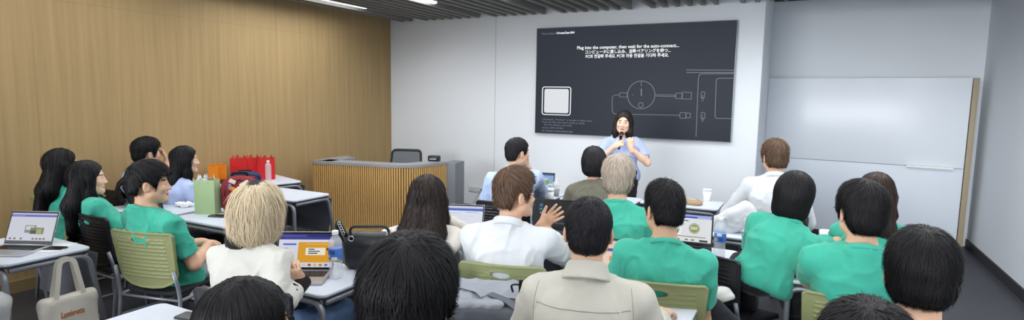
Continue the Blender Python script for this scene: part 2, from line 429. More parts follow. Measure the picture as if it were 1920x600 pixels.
def make_hair(root, style, c, R, N, s, colour, dens, rng, ew):
    """a hair volume that follows the style plus locks lying on it, one mesh"""
    S = SDF(); f = lambda x, y, z: c+R@(V(x, y, z)*s); r = lambda *a: V(*a)*s
    st = dict(top=.028, side=.012, fringe=0, len=0, zmin=-9, strandL=.075, lift=.008, w=.0019, h=.006, jit=.2, wave=0, nape=-.075, part=0, volume=0, open=.075, curl=0)
    st.update(style); kind = st['kind']; tp, sd = st['top'], st['side']; up = np.array([0, 0, 1.0])
    Fwd, Up = R[:, 1], R[:, 2]
    S.ell(f(0, -.013, .031+tp*.38), r(.0785+sd, .098+sd*1.1, .087+tp*.62), R, .02)
    if tp > .02: S.ell(f(0, .015, .085), r(.058+sd*.6, .075, .03+tp*.6), R, .03)
    if kind == 'short':
        S.ell(f(0, -.045, -.025), r(.062+sd*.9, .058+sd, .06), R, .03)
        np_ = st['nape']; fr_ = st['fringe']; hs_ = st.get('burn', -.018)
        YS = V(-.14, -.062, -.044, -.030, .010, .020, .040, .052, .074, .11); ZS = V(np_, np_+.012, st.get('earz', .012)-.008, st.get('earz', .012), st.get('earz', .012)+.002, hs_, hs_+.004, .035-fr_, .060-fr_, .072-fr_)
        def clip(D, X, Y, Z):
            x, y, z = X-c[0], Y-c[1], Z-c[2]
            yl = (x*R[0, 1]+y*R[1, 1]+z*R[2, 1])/s; zl = (x*R[0, 2]+y*R[1, 2]+z*R[2, 2])/s
            d = (np.interp(yl, YS, ZS)-zl)*.75*s
            k = .008; h = np.maximum(k-np.abs(D-d), 0)/k; return np.maximum(D, d)+h*h*k*.25
        S.post.append(clip)
        if st['fringe'] > 0: S.ell(f(0, .075, .045), r(.062, .03, .03), R, .02)
    else:
        ln = st['len']; bk = st.get('back', .05)
        base = f(0, -.035, -.02)
        if kind == 'bob':
            S.ell(f(0, -.025, -.005), r(.088+sd, .100+sd, .10+ln*.6), R, .03)
            S.ell(f(0, -.035, -.06-ln*.3), r(.080+sd, .075+sd, .055+ln*.4), R, .03)
        else:
            fh = unit(V(Fwd[0], Fwd[1], 0)); crown = f(0, 0, .125)
            b2 = N-ew*.02-fh*(.050+st.get('off', 0)); b3 = np.array([b2[0], b2[1], crown[2]-ln])-fh*bk*.4+V(*st.get('sway', (0, 0, 0)))
            ex = R[:, 0]; wd = st.get('wid', .042); th = st.get('thick', .058)
            for q in (-1, 0, 1):
                S.rc(f(q*.04, -.030, .0), b2+ex*q*wd, .060*s, th, .03)
                S.rc(b2+ex*q*wd, b3+ex*q*wd*.8, th, .030, .03)
            for q in st.get('front', ()):
                S.rc(f(q*.070, .008, .0), f(q*.072, .012, -.10), .030, .034, .02); S.rc(f(q*.072, .012, -.10), f(q*.074, st.get('fy', .012), -.10)-V(0, 0, ln*.55), .034, .020, .02)
        # open the face
        S.ell(f(0, .115, -.045-st['fringe']*.6), r(st['open'], .098, .112-st['fringe']*.6), R, .014, True)
        S.ell(f(0, .09, -.16), r(.06, .09, .09), R, .014, True)
    for q in (-1, 1):
        if kind == 'short' and not st.get('overear'):
            S.ell(f(q*.085, -.004, -.018), r(.028, .024, .034), R, .01, True)
    if st['volume']:
        vv = st['volume']
        def puff(D, X, Y, Z): return D-vv
        S.post.insert(0, puff)
    v, qd = S.surf(st['h'])
    if len(v) == 0: return
    n = vnormals(v, qd)
    loc = (v-c)@R; an = np.arctan2(loc[:, 0], -loc[:, 1]+.001)
    g = vnoise(np.stack([an*9, loc[:, 2]*14, loc[:, 1]*20], 1), 3)*.6+vnoise(np.stack([an*22, loc[:, 2]*22, loc[:, 1]*40], 1), 4)*.4
    v = v+n*((g-.5)*.012*(1+st['wave']))[:, None]
    wh = f(st['part']*.03, -.05, .15)
    comb = R@V(*st.get('comb', (0, 0, 0)))
    if kind == 'short':
        def flow(P):
            o = P-wh; o /= np.maximum(.02, np.linalg.norm(o, axis=1))[:, None]; return o*.9+V(0, 0, -.35)+comb
    else:
        def flow(P):
            o = P-wh; dd = np.linalg.norm(o, axis=1)[:, None]; o = o/np.maximum(.02, dd); return o*.6*np.exp(-dd*5)+V(0, 0, -1.0)+comb
    nS = int(st.get('n', 1800)*dens)
    def bad(P):
        l = (P-c)@R/s; x, y, z = np.abs(l[:, 0]), l[:, 1], l[:, 2]
        ear = (((x-.09)/.035)**2+((y+.006)/.024)**2+((z+.016)/.030)**2 < 1) if (kind == 'short' and not st.get('overear')) else np.zeros(len(P), bool)
        face = (y > .045) & (x < .062+.0*y) & (z < .048-st['fringe']*1.2) & (z > -.16)
        return ear | face
    vs, fs, tint = hair_strands(S, v, n, nS, st['strandL'], st['w'], flow, st['lift'], seg=7, zmin=(c[2]+st['zrel'] if 'zrel' in st else (c[2]+(st['nape']-.022)*s if kind == 'short' else st['zmin'])), jit=st['jit'], rng=rng, curlamp=st['curl'], bad=bad)
    hb, hs = HC[colour]
    allv = np.concatenate([v, vs]); allf = np.concatenate([qd, fs+len(v)])
    mi = np.concatenate([np.zeros(len(qd), int), np.ones(len(fs), int)])
    rt = st.get('roots')
    mats = [hb, hs]
    if rt:
        mats += list(HC[rt]); cen = allv[allf].mean(1); lc = (cen-c)@R
        near = np.sqrt((lc[:, 0]-.0)**2*1.3+(lc[:, 1]+.02)**2*.5+((lc[:, 2]-.135)*1.2)**2)+.02*vnoise(lc*90, 2) < .052
        mi = np.where(near, mi+2, mi)
    me = to_mesh('hair', allv, allf, mats, mi, np.concatenate([np.full(len(v), .4), tint]))
    link('hair', me, root)

def person(label, hd, hyaw, byaw=None, pitch=0, roll=0, lean=.05, side=0, male=True, skin='skin', top=None, sleeve='short', legs=None, trousers=DARKP, shoes=SHOEW,
           hair=None, colour='black', dens=1.0, arms=None, glasses=None, stand=False, pelvis=None, fine=.0048, sw=None, build=1.0, collar=True, group=None, hem=None, seed=1, sc=1.0, ctop=None, cgap=.21, fold=.022, nk=(0, 0)):
    rng = np.random.default_rng(seed)
    hw = atD(*hd) if len(hd) == 3 and hd[0] > 20 else V(*hd)
    hyaw = math.radians(hyaw); byaw = hyaw if byaw is None else math.radians(byaw)
    Rb = np.array(Matrix.Rotation(byaw, 3, 'Z')); fw = Rb[:, 1]; rt = Rb[:, 0]
    if ctop is not None:
        q_ = atZ(ctop[0], ctop[1], .835); pelvis = (q_+fw*cgap)[:2]
    if pelvis is not None: px = np.asarray(pelvis[:2])
    else: px = (hw-fw*(lean+.06)-rt*side)[:2]
    O = V(px[0], px[1], 0)
    toL = lambda p: Rb.T@(np.asarray(p, float)-O)
    root_loc = tuple(O)
    c = toL(hw); R = rotm(hyaw-byaw, math.radians(pitch), math.radians(roll)); s = (1.0 if male else .96)*sc
    N = c+R@V(0, -.03, -.10)*s+V(nk[0], -.018+nk[1], -.055)
    if stand: pz = .80; a = V(0, 0, pz)
    else: pz = .455 if pelvis is None or len(pelvis) < 3 else pelvis[2]; a = V(0, 0, pz)
    ew = unit(N-a); L = np.linalg.norm(N-a); ex = unit(V(1, 0, 0)-ew*ew[0]); ef = np.cross(ew, ex)
    b_ = build
    if male: keys = [(0, .160, .115), (.14, .168, .12), (.38, .150, .108), (.62, .165, .118), (.8, .172, .11), (.9, .135, .086), (1.0, .060, .056)]; sw = sw or .185
    else: keys = [(0, .165, .115), (.14, .172, .12), (.38, .132, .098), (.62, .145, .11), (.8, .148, .1), (.9, .118, .078), (1.0, .052, .050)]; sw = sw or .158
    keys = [(t, w*b_ if t < .95 else w, d*b_ if t < .95 else d) for t, w, d in keys]
    ua, fa = (.295, .255) if male else (.27, .235)
    arms = arms or {}; J = {}
    for q in (-1, 1):
        A = dict(w=V(q*.14, .34, .60), pole=V(q*.6, -.5, -.8)); A.update(arms.get(q, {}))
        W = np.asarray(A['w'], float)
        if 'world' in A: W = toL(A['world'])
        if 'rel' in A: W = c+V(*A['rel'])
        if 'to' in A: A['hd'] = toL(A['to'])-W
        if 'nw' in A: A['hn'] = Rb.T@V(*A['nw'])
        Sh = N-ew*.080+ex*q*sw*b_; dv = W-Sh; Sh = Sh+unit(dv)*.02
        E, W = ik(Sh, W, ua, fa, A['pole']); J[q] = (Sh, E, W, A)
    # ---- the body: one continuous surface
    S = SDF()
    S.loft(a, N, ex, keys, .022, .03)
    for q in (-1, 1):
        S.rc(N-ew*.020+ex*q*.02, J[q][0]+ew*.010, .043, .042, .03)
    S.rc(N-ew*.05, c+R@V(0, -.022, -.04)*s, .062 if male else .052, .055*s if male else .047*s, .03)
    for q in (-1, 1):
        Sh, E, W, A = J[q]; m = 1 if male else .86
        S.rc(Sh, E, .054*m, .040*m, .03); S.rc(E, E+(W-E)*.35, .041*m, .042*m, .02); S.rc(E+(W-E)*.3, W, .042*m, .027*m, .02)
    LG = []
    for q in (-1, 1):
        hip = V(q*.09, .02, pz+.075); lg = (legs or {}).get(q, {})
        if stand: an = V(q*.09, .0, .09); kp = V(0, 1, 0)
        else: an = V(q*.10, .42, .10); kp = V(q*.1, .5, 1)
        if 'an' in lg: an = V(*lg['an'])
        if 'pole' in lg: kp = V(*lg['pole'])
        if 'world' in lg: an = toL(lg['world'])
        K, an = ik(hip, an, .42, .40, kp); LG.append((q, hip, K, an, lg))
        S.rc(hip, K, .066, .048, .03); S.rc(K, an, .048, .034, .02)
    head(S, c, R, s, male)
    hbox = [(c-V(.15, .15, .16)*s, c+V(.15, .15, .16)*s, fine)]
    for q in (-1, 1):
        Sh, E, W, A = J[q]; d = np.asarray(A.get('hd', W-E), float); nn = np.asarray(A.get('hn', V(0, 0, 1)), float)
        hand(S, W, d, nn, q, A.get('curl', .45), sc=.98 if male else .9, point=A.get('point'))
        cc = W+unit(d)*.08; hbox.append((cc-.125, cc+.125, A.get('fine', .0052)))
    vv, qq = S.surf(.012)
    VV, QQ = [], []; off = 0
    cen = vv[qq].mean(1); drop = np.zeros(len(qq), bool)
    for lo, hi, h in hbox: drop |= np.all((cen > lo+.008) & (cen < hi-.008), 1)
    VV.append(vv); QQ.append(qq[~drop]); off = len(vv); done = []
    for lo, hi, h in hbox:
        v2, q2 = S.surf(h, lo, hi)
        if len(v2) == 0: continue
        if done:
            c2 = v2[q2].mean(1); k = np.zeros(len(q2), bool)
            for l0, h0 in done: k |= np.all((c2 > l0+.006) & (c2 < h0-.006), 1)
            q2 = q2[~k]
        done.append((lo, hi)); VV.append(v2); QQ.append(q2+off); off += len(v2)
    vv = np.concatenate(VV); qq = np.concatenate(QQ)
    lc = (vv[qq].mean(1)-c)@R/s; x, y, z = np.abs(lc[:, 0]), lc[:, 1], lc[:, 2]; fr = y > .055
    mi = np.zeros(len(qq), int)
    mi[fr & ((x/.023)**2+((z+.070)/.0095)**2 < 1)] = 1
    mi[fr & (((x-.031)/.0135)**2+((z)/.0044)**2 < 1)] = 2
    mi[fr & (((x-.031)/.0068)**2+((z)/.0056)**2 < 1)] = 3
    mi[fr & (np.abs(x-.034) < .018) & (np.abs(z-.024+((x-.03)*6)**2*.1) < .0032)] = 4
    if stand: pass
    me = to_mesh('person', vv, qq, [SK[skin], LIP, EYEW, IRIS, BROW], mi)
    root = link('person', me, None, root_loc, byaw)
    tag(root, label, 'person', group)
    # ---- clothes
    top = top or TEAL; T = SDF(); hm = .0 if hem is None else hem
    base = a-ew*hm
    T.loft(base, N-ew*.012, ex, keys, .022, .03, e=.024 if stand else .016)
    for q in (-1, 1):
        T.rc(N-ew*.026+ex*q*.022, J[q][0]+ew*.012, .053, .055, .03)
        Sh, E, W, A = J[q]; m = 1 if male else .86
        if sleeve == 'short':
            en = Sh+(E-Sh)*.74; T.rc(Sh, en+(E-Sh)*.1, .066*m, .064*m, .03, clip=(en, unit(E-Sh)))
        elif sleeve == 'half':
            T.rc(Sh, E, .072*m, .068*m, .03); en = E+(W-E)*.12; T.rc(E, en+(W-E)*.1, .064*m, .066*m, .03, clip=(en, unit(W-E)))
        else:
            T.rc(Sh, E, .070*m, .060*m, .03); en = E+(W-E)*.93; T.rc(E, W, .060*m, .043*m, .03, clip=(en, unit(W-E)))
    nd = unit(c+R@V(0, -.022, -.04)-N+V(0, 0, .02)); Rn = np.stack([ex, np.cross(nd, ex), nd], 1)
    rr = .066 if male else .058
    T.rc(N-ew*.07, N+nd*.004, rr+.022, rr+.006, .03, clip=(N-nd*.002, Rn@rotm(0, -.3, 0)[:, 2]))
    link('shirt' if sleeve != 'long' else 'long_sleeved_top', sdf_mesh('shirt', T, .0095, [top], fold*.8, (11, 11, 7), seed), root)
    if collar == 'stand':
        C = SDF(); C.torus(N+nd*.016, Rn@rotm(0, -.25, 0), rr+.003, .006, .004, 1.0, .026, .15); C.torus(N+nd*.006, Rn@rotm(0, -.25, 0), rr+.015, .006, .012, 1.0, .026, .42); link('collar', sdf_mesh('collar', C, .006, [top]), root)
    elif collar == 'shirt':
        C = SDF(); C.torus(N+nd*.004, Rn@rotm(0, -.3, 0), rr+.006, .010, .004, 1.0, .012); link('collar', sdf_mesh('collar', C, .006, [top]), root)
    elif collar:
        C = SDF(); C.torus(N-nd*.003, Rn@rotm(0, -.3, 0), rr+.006, .0075, .004, 1.02, .005); link('collar', sdf_mesh('collar', C, .005, [top if collar is True else collar]), root)
    P = SDF()
    for q, hip, K, an, lg in LG:
        r0 = .088 if male else .084
        P.rc(hip, K, r0, .068, .03); P.rc(K, K+(an-K)*.9, .066, .056, .03, clip=(K+(an-K)*.86, unit(an-K)))
    P.ell(V(0, .0, pz+.07) if pz < .6 and not stand else V(0, .0, pz+.02), V(.165, .13, .095) if (pz < .6 and not stand) else V(.15, .115, .085), None, .03)
    if stand: P.loft(V(0, 0, pz-.08), V(0, 0, pz+.16), V(1, 0, 0), [(0, .145, .10), (.5, .15, .10), (1, .12, .085)], .012, .03)
    link('trousers', sdf_mesh('trousers', P, .012, [trousers], .010, (9, 9, 12), seed+3), root)
    for q, hip, K, an, lg in LG:
        B = SDF(); fd = unit(np.asarray(lg.get('foot', (q*.15, 1, 0)), float)); up = unit(V(0, 0, 1)-fd*fd[2]) if abs(fd[2]) < .9 else V(0, 1, 0)
        up = unit(np.asarray(lg.get('footup', up), float)); rx = np.cross(fd, up); Rf = np.stack([rx, fd, up], 1); g = an-up*.05
        B.box(g+fd*.055-up*.022, V(.045, .135, .016), Rf, .012, .01); B.ell(g+fd*.10, V(.042, .085, .035), Rf, .02); B.rc(an+up*.0, g-fd*.03, .043, .042, .03)
        link('shoe', sdf_mesh('shoe', B, .008, [shoes]), root)
    if hair: make_hair(root, hair, c, R, N, s, colour, dens, rng, ew)
    if glasses:
        G = MB(); T4 = Matrix.Translation(Vector(c)) @ Matrix(R.tolist()).to_4x4()
        for q in (-1, 1):
            pts = [(q*.035+.025*math.cos(t)*(1 if abs(math.cos(t)) < .8 else .96), .108-.006*abs(math.cos(t)), -.004+.019*math.sin(t)) for t in [2*PI*k/20 for k in range(20)]]
            G.tube([tuple(V(*p)*s) for p in pts], .0014, glasses, 6, T4, True)
            G.tube([tuple(V(*p)*s) for p in ((q*.060, .102, .002), (q*.076, .085, .004), (q*.083, .01, .004), (q*.081, -.012, -.006))], .0013, glasses, 6, T4)
        G.tube([tuple(V(*p)*s) for p in ((-.011, .108, .0), (0, .112, .003), (.011, .108, .0))], .0013, glasses, 6, T4)
        link('glasses', G.mesh('glasses'), root)
    info = dict(root=root, c=c, R=R, N=N, J=J, Rb=Rb, O=O, byaw=byaw, ew=ew, LG=LG, toL=toL, ctop=ctop, cgap=cgap)
    return info

def seam_on(info, garment, pts, m, r=.0018, name='seam'):
    """thin raised seam laid on the back of a garment; pts are (x, z) in the person's own frame, cast forwards"""
    from mathutils.bvhtree import BVHTree
    o = [c for c in info['root'].children if c.name.startswith(garment)][0]; me = o.data
    bv = BVHTree.FromPolygons([v.co[:] for v in me.vertices], [p.vertices[:] for p in me.polygons])
    P = []
    for x, z in pts:
        h = bv.ray_cast(Vector((x, -1.0, z)), Vector((0, 1, 0)))
        if h[0] is not None: P.append(tuple(h[0]+Vector((0, -.0006, 0))))
    if len(P) > 2:
        q = MB(); q.tube(P, r, m, 6); q.build(name, info['root'])
# ------------------------------------------------------------------ the room
WALLM = mat('white_paint', '#e9eef4', .75, spec=.2, var=.015, vscale=2)
def wood_wall():
    m = bpy.data.materials.new('oak_veneer'); m.use_nodes = True; nt = m.node_tree; L = nt.links; b = nt.nodes['Principled BSDF']
    tc = nt.nodes.new('ShaderNodeTexCoord'); mp = nt.nodes.new('ShaderNodeMapping'); mp.inputs['Scale'].default_value = (1, 14, .5); L.new(tc.outputs['Object'], mp.inputs['Vector'])
    n = nt.nodes.new('ShaderNodeTexNoise'); n.inputs['Scale'].default_value = 1.6; n.inputs['Detail'].default_value = 6; n.inputs['Roughness'].default_value = .6; L.new(mp.outputs['Vector'], n.inputs['Vector'])
    r = nt.nodes.new('ShaderNodeValToRGB'); r.color_ramp.elements[0].position = .3; r.color_ramp.elements[0].color = lin('#a98f64'); r.color_ramp.elements[1].position = .72; r.color_ramp.elements[1].color = lin('#b99d70')
    L.new(n.outputs['Fac'], r.inputs['Fac'])
    # thin panel joints
    sp = nt.nodes.new('ShaderNodeSeparateXYZ'); L.new(tc.outputs['Object'], sp.inputs['Vector'])
    br = nt.nodes.new('ShaderNodeTexBrick'); br.offset = .0; br.inputs['Scale'].default_value = 1; br.inputs['Mortar Size'].default_value = .003; br.inputs['Brick Width'].default_value = 1.22; br.inputs['Row Height'].default_value = 2.42
    br.inputs['Color1'].default_value = br.inputs['Color2'].default_value = (1, 1, 1, 1); br.inputs['Mortar'].default_value = (.86, .85, .83, 1)
    cb = nt.nodes.new('ShaderNodeCombineXYZ'); L.new(sp.outputs['Y'], cb.inputs['X']); L.new(sp.outputs['Z'], cb.inputs['Y']); L.new(cb.outputs['Vector'], br.inputs['Vector'])
    mx = nt.nodes.new('ShaderNodeMix'); mx.data_type = 'RGBA'; mx.blend_type = 'MULTIPLY'; mx.inputs[0].default_value = 1
    L.new(r.outputs['Color'], mx.inputs[6]); L.new(br.outputs['Color'], mx.inputs[7]); L.new(mx.outputs[2], b.inputs['Base Color'])
    b.inputs['Roughness'].default_value = .55; b.inputs['Specular IOR Level'].default_value = .3
    return m
OAKW = wood_wall()
FLOORM = mat('grey_vinyl', '#3c3d43', .45, spec=.4, var=.18, vscale=3, bump=.1, bscale=80)
def structure(name, mb):
    o = mb.build(name); o['kind'] = 'structure'; return o
LX, RX, BY, RY, HZ = -5.72, 1.74, 7.0, 8.35, 2.95
def wallbox(name, x0, x1, y0, y1, z0, z1, m):
    b = MB(); b.box(((x0+x1)/2, (y0+y1)/2, (z0+z1)/2), (x1-x0, y1-y0, z1-z0), m); return structure(name, b)
wallbox('floor', LX-.1, RX+.1, -3, RY+.1, -.1, 0, FLOORM)
wallbox('wall_left', LX-.1, LX, -3, BY+.1, 0, 3.1, OAKW)
wallbox('wall_right', RX, RX+.1, -3, RY+.1, 0, 3.1, WALLM)
wallbox('wall_back', LX-.1, -.5, BY, RY+.1, 0, 3.1, WALLM)
wallbox('wall_recess', -.5, RX, RY, RY+.1, 0, 3.1, WALLM)
CEILM = mat('dark_grey_ceiling', '#3f4042', .9)
wallbox('ceiling', LX-.1, RX+.1, -3, RY+.1, HZ, HZ+.1, CEILM)
SLATM = mat('grey_baffle', '#8e8d88', .6)
LITE = [-5.13, -4.06, -2.99, -1.92, -.85, .22, 1.29]
b = MB(); x = -5.45
while x < 1.7:
    if min(abs(x-l) for l in LITE) > .085: b.box((x, 1.99, 2.80), (.045, 9.94, .11), SLATM)
    x += .143
structure('trim_1', b)
b = MB(); b.box((LX+.10, 1.99, 2.83), (.2, 9.94, .06), CEILM); structure('trim_2', b)
SKIRT = mat('dark_skirting', '#2e2f33', .5)
b = MB(); b.box((RX-.008, 2.65, .05), (.016, 11.3, .10), SKIRT); structure('baseboard_right', b)
b = MB(); b.box(((LX-.5)/2, BY-.008, .055), (-.5-LX, .016, .11), SKIRT); structure('baseboard_back', b)
b = MB(); b.box((LX+.008, 2, .05), (.016, 10, .10), mat('oak_skirting', '#9a835e', .5)); structure('baseboard_left', b)
SEAM = mat('panel_joint', '#b9bfc6', .8)
b = MB(); b.box((-3.895, BY-.001, 1.45), (.006, .004, 2.7), SEAM); structure('trim_3', b)
b = MB(); b.box((-.503, BY-.001, 1.45), (.006, .006, 2.7), SEAM); structure('trim_4', b)
# ceiling strip lights
LAMP = mat('light_diffuser', '#ffffff', emit=9)
HOUS = mat('light_housing', '#b9bab8', .4)
names = ['over the left wood wall', 'second from the left wood wall', 'third from the left wood wall', 'above the wall screen', 'right of the wall screen', 'above the whiteboard', 'beside the right wall']
for i, lx in enumerate(LITE):
    for j, y1 in enumerate((5.8, 3.5, 1.2)):
        e = empty('strip_light', (lx, y1-.95, 2.79))
        tag(e, 'white ceiling strip light '+names[i]+(', front end', ', middle', ', rear end')[j], 'ceiling light', 'ceiling strip lights')
        q = MB(); q.box((0, 0, .02), (.10, 1.92, .04), HOUS); q.build('housing', e)
        q = MB(); q.slab(.072, 1.9, -.03, 0, .03, LAMP); q.build('diffuser', e)
        ld = bpy.data.lights.new('strip', 'AREA'); ld.shape = 'RECTANGLE'; ld.size = .08; ld.size_y = 1.9; ld.energy = (11 if lx < 0 else (13 if lx < 1 else 18))*(1, .5, .35)[j]; ld.color = (.95, .98, 1); ld.spread = math.radians(160)
        lo = bpy.data.objects.new('strip_lamp', ld); col.objects.link(lo); lo.location = (lx, y1-.95, 2.745)
wd = bpy.data.worlds.new('world'); scene.world = wd; wd.use_nodes = True
wd.node_tree.nodes['Background'].inputs[0].default_value = lin('#d8e2f0'); wd.node_tree.nodes['Background'].inputs[1].default_value = .5

sd = bpy.data.lights.new('daylight', 'SUN'); sd.energy = 2.9; sd.angle = math.radians(30); sd.color = (.96, .98, 1)
so = bpy.data.objects.new('daylight', sd); col.objects.link(so); so.rotation_euler = Vector((.16, 1, -.13)).to_track_quat('-Z', 'Y').to_euler()

# ------------------------------------------------------------------ wall screen
SX0, SX1, SZ0, SZ1, SY = -3.25, -.776, 1.19, 2.566, BY-.06
def scr_mat(name, c, e=.9):
    return mat(name, '#0c0d10', .4, spec=.2, emit=e, ecol=c)
SCRM = mat('screen_slate', '#08090b', .4, spec=.12, emit=.6, ecol='#383e4a'); TXT = scr_mat('screen_white', '#f2f4f6', 1.0); DIM = scr_mat('screen_grey_text', '#8b919b', .8); LINE = scr_mat('screen_line', '#9298a2', .8)
FONTS = []
def text_mesh(name, s, size, m, parent, loc, rot, align='LEFT', bold=0, width=None):
    cu = bpy.data.curves.new(name, 'FONT'); cu.body = s; cu.size = size; cu.align_x = align; cu.align_y = 'CENTER'; cu.offset = bold; cu.resolution_u = 2
    o = bpy.data.objects.new(name, cu); col.objects.link(o)
    bpy.context.view_layer.update()
    me = bpy.data.meshes.new_from_object(o.evaluated_get(bpy.context.evaluated_depsgraph_get()))
    bpy.data.objects.remove(o); bpy.data.curves.remove(cu)
    if width and len(me.vertices):
        xs = [v.co.x for v in me.vertices]; k = width/max(1e-6, max(xs)-min(xs))
        for v in me.vertices: v.co.x *= k
    me.materials.clear(); me.materials.append(m)
    t = link(name, me, parent, loc); t.rotation_euler = rot; return t
e = empty('wall_screen', ((SX0+SX1)/2, BY, (SZ0+SZ1)/2))
tag(e, 'large dark wall screen showing white connection instructions and a cable diagram', 'screen')
cx, cz = (SX0+SX1)/2, (SZ0+SZ1)/2; SW, SH = SX1-SX0, SZ1-SZ0
q = MB(); q.box((0, -.03, 0), (SW, .056, SH), mat('screen_silver_edge', '#b0b4b8', .35, .6), bevel=.006); q.build('frame', e)
q = MB(); q.box((0, -.059, 0), (SW-.016, .004, SH-.016), SCRM); q.build('display', e)
yy = -.0625
def spx(x, y):
    p = atY(x, y, BY-.0625); return p[0]-cx, p[2]-cz
def cap(s, x0, y0, x1, size, m, align='LEFT', bold=0):
    a = spx(x0, y0); b_ = spx(x1, y0); w = abs(b_[0]-a[0])
    return text_mesh('caption', s, size, m, e, (a[0] if align == 'LEFT' else (a[0]+b_[0])/2, yy, a[1]), (PI/2, 0, 0), align, bold, w)
cap('Device Name:', 1016, 63.5, 1041, .034, DIM)
cap('UgreenCast-564', 1043.5, 62.2, 1077, .036, TXT, bold=.0014)
cap('Plug into the computer, then wait for the auto-connect...', 1082, 90, 1273, .056, TXT, 'CENTER', .0012)
cap('コンピュータに差し込み、自動ペアリングを待つ...', 1097, 98.2, 1257, .05, TXT, 'CENTER', .0012)
cap('PC와 연결해 주세요. PC와 자동 연결을 기다려 주세요.', 1098, 106.3, 1254, .05, TXT, 'CENTER', .0012)
cap('1.Download  “FruiCast”  in Google or Apple store', 1016, 223.5, 1109, .03, DIM)
cap('2.Scan the QR code with FruiCast to check', 1016, 228.5, 1096, .03, DIM)
cap('the new software and setup', 1020, 233.5, 1072, .03, DIM)
cap('version: 394.13.07.001', 1016, 239, 1056, .03, DIM)
cap('SN: 0335560170620223700019564', 1016, 245, 1074, .03, DIM)
q = MB()
def rrect(q, x0, y0, x1, y1, r, w, m, T=None):
    a = spx(x0, y0); b_ = spx(x1, y1); xs = sorted((a[0], b_[0])); zs = sorted((a[1], b_[1]))
    ring = []
    for ccx, ccz, a0 in ((xs[1]-r, zs[1]-r, 0), (xs[0]+r, zs[1]-r, PI/2), (xs[0]+r, zs[0]+r, PI), (xs[1]-r, zs[0]+r, 1.5*PI)):
        for k in range(7): t = a0+PI/2*k/6; ring.append((ccx+r*math.cos(t), yy, ccz+r*math.sin(t)))
    if w is None: q.add(ring, [tuple(range(len(ring)))[::-1]], m)
    else: q.tube(ring, w, m, 6, None, True)
rrect(q, 1017.5, 163, 1069, 216, .03, .006, TXT); rrect(q, 1021, 166.5, 1065.5, 212.5, .025, None, scr_mat('screen_plate', '#e9edf2', .8))
q.build('code_plate', e)
q = MB()
def ln(pts, w=.0035, m=LINE, r=0):
    P = [(spx(x, y)[0], yy, spx(x, y)[1]) for x, y in pts]
    q.tube(bend(P, r) if r else P, w, m, 6)
def circ(x, y, rpx, w=.0035):
    a = spx(x, y); rr_ = abs(spx(x+rpx, y)[0]-a[0]); q.tube([(a[0]+rr_*math.cos(t), yy, a[1]+rr_*math.sin(t)) for t in [2*PI*k/40 for k in range(40)]], w, LINE, 6, None, True)
circ(1202, 178, 26); circ(1201.5, 197, 4.4)
ln([(1202.5, 153.5), (1202.5, 162)]); ln([(1202.5, 166), (1202.5, 180)], .006)
ln([(1186, 178), (1187, 178)], .006)
rrect(q, 1162, 174, 1176, 182, .01, .003, LINE)
ln([(1162, 178), (1148, 178.5), (1147.5, 213.5), (1275, 216.2)], .003, LINE, .06)
ln([(1229, 177.5), (1268, 178.5)], .003); ln([(1229, 180), (1268, 181)], .003)
rrect(q, 1267, 174.5, 1279, 185, .01, .003, LINE); rrect(q, 1279, 173, 1296, 186, .006, .003, LINE)
rrect(q, 1275, 211, 1286, 222, .012, .003, LINE); rrect(q, 1286, 212, 1294, 221, .004, .003, LINE)
ln([(1377, 131.5), (1287, 131), (1287, 136), (1377, 136)], .0035)
ln([(1305, 256), (1309.5, 146), (1312, 138.5), (1377, 138)], .0035, LINE, .06)
ln([(1377, 146.5), (1343, 147), (1340.5, 222), (1373, 222.5)], .0035, LINE, .03)
for y in (178, 217): rrect(q, 1315, y-6, 1321, y+6, .012, .003, LINE)
q.build('cable_diagram', e)
for y in (178.5, 217): cap('HDMI' if y < 200 else 'USB', 1317.5, y, 1329, .026, DIM).rotation_euler = (PI/2, PI/2, 0)

# ------------------------------------------------------------------ whiteboard in the recess
e = empty('whiteboard', (0, 0, 0)); tag(e, 'tall white sliding whiteboard panel with wood edge at right', 'whiteboard')
WB = mat('whiteboard_enamel', '#e6edf5', .25, spec=.4)
def quadpanel(q, a, b_, z0, z1, th, m):
    a, b_ = V(*a, 0), V(*b_, 0); d = unit(b_-a); ang = math.atan2(d[1], d[0]); L_ = np.linalg.norm(b_-a); c_ = (a+b_)/2
    q.box((c_[0], c_[1], (z0+z1)/2), (L_, th, z1-z0), m, ang, bevel=.004)
wa, wb = (-.497, 8.26), (1.585, 8.06)
q = MB(); quadpanel(q, wa, wb, .942, 1.965, .04, WB); q.build('upper_panel', e)
q = MB(); quadpanel(q, wa, wb, .05, .938, .04, mat('whiteboard_lower', '#dfe7f2', .35)); q.build('lower_panel', e)
q = MB(); quadpanel(q, (1.592, 8.06), (1.645, 8.057), .05, 1.96, .05, mat('oak_edge', '#a99a80', .5)); q.build('edge_strip', e)
q = MB(); quadpanel(q, (1.05, 8.07), (1.49, 8.028), .925, .955, .07, mat('white_tray', '#eef0f2', .4)); q.build('marker_tray', e)
q = MB(); quadpanel(q, (-.47, 8.26), (1.63, 8.07), .0, .05, .03, SKIRT); q.build('plinth', e)
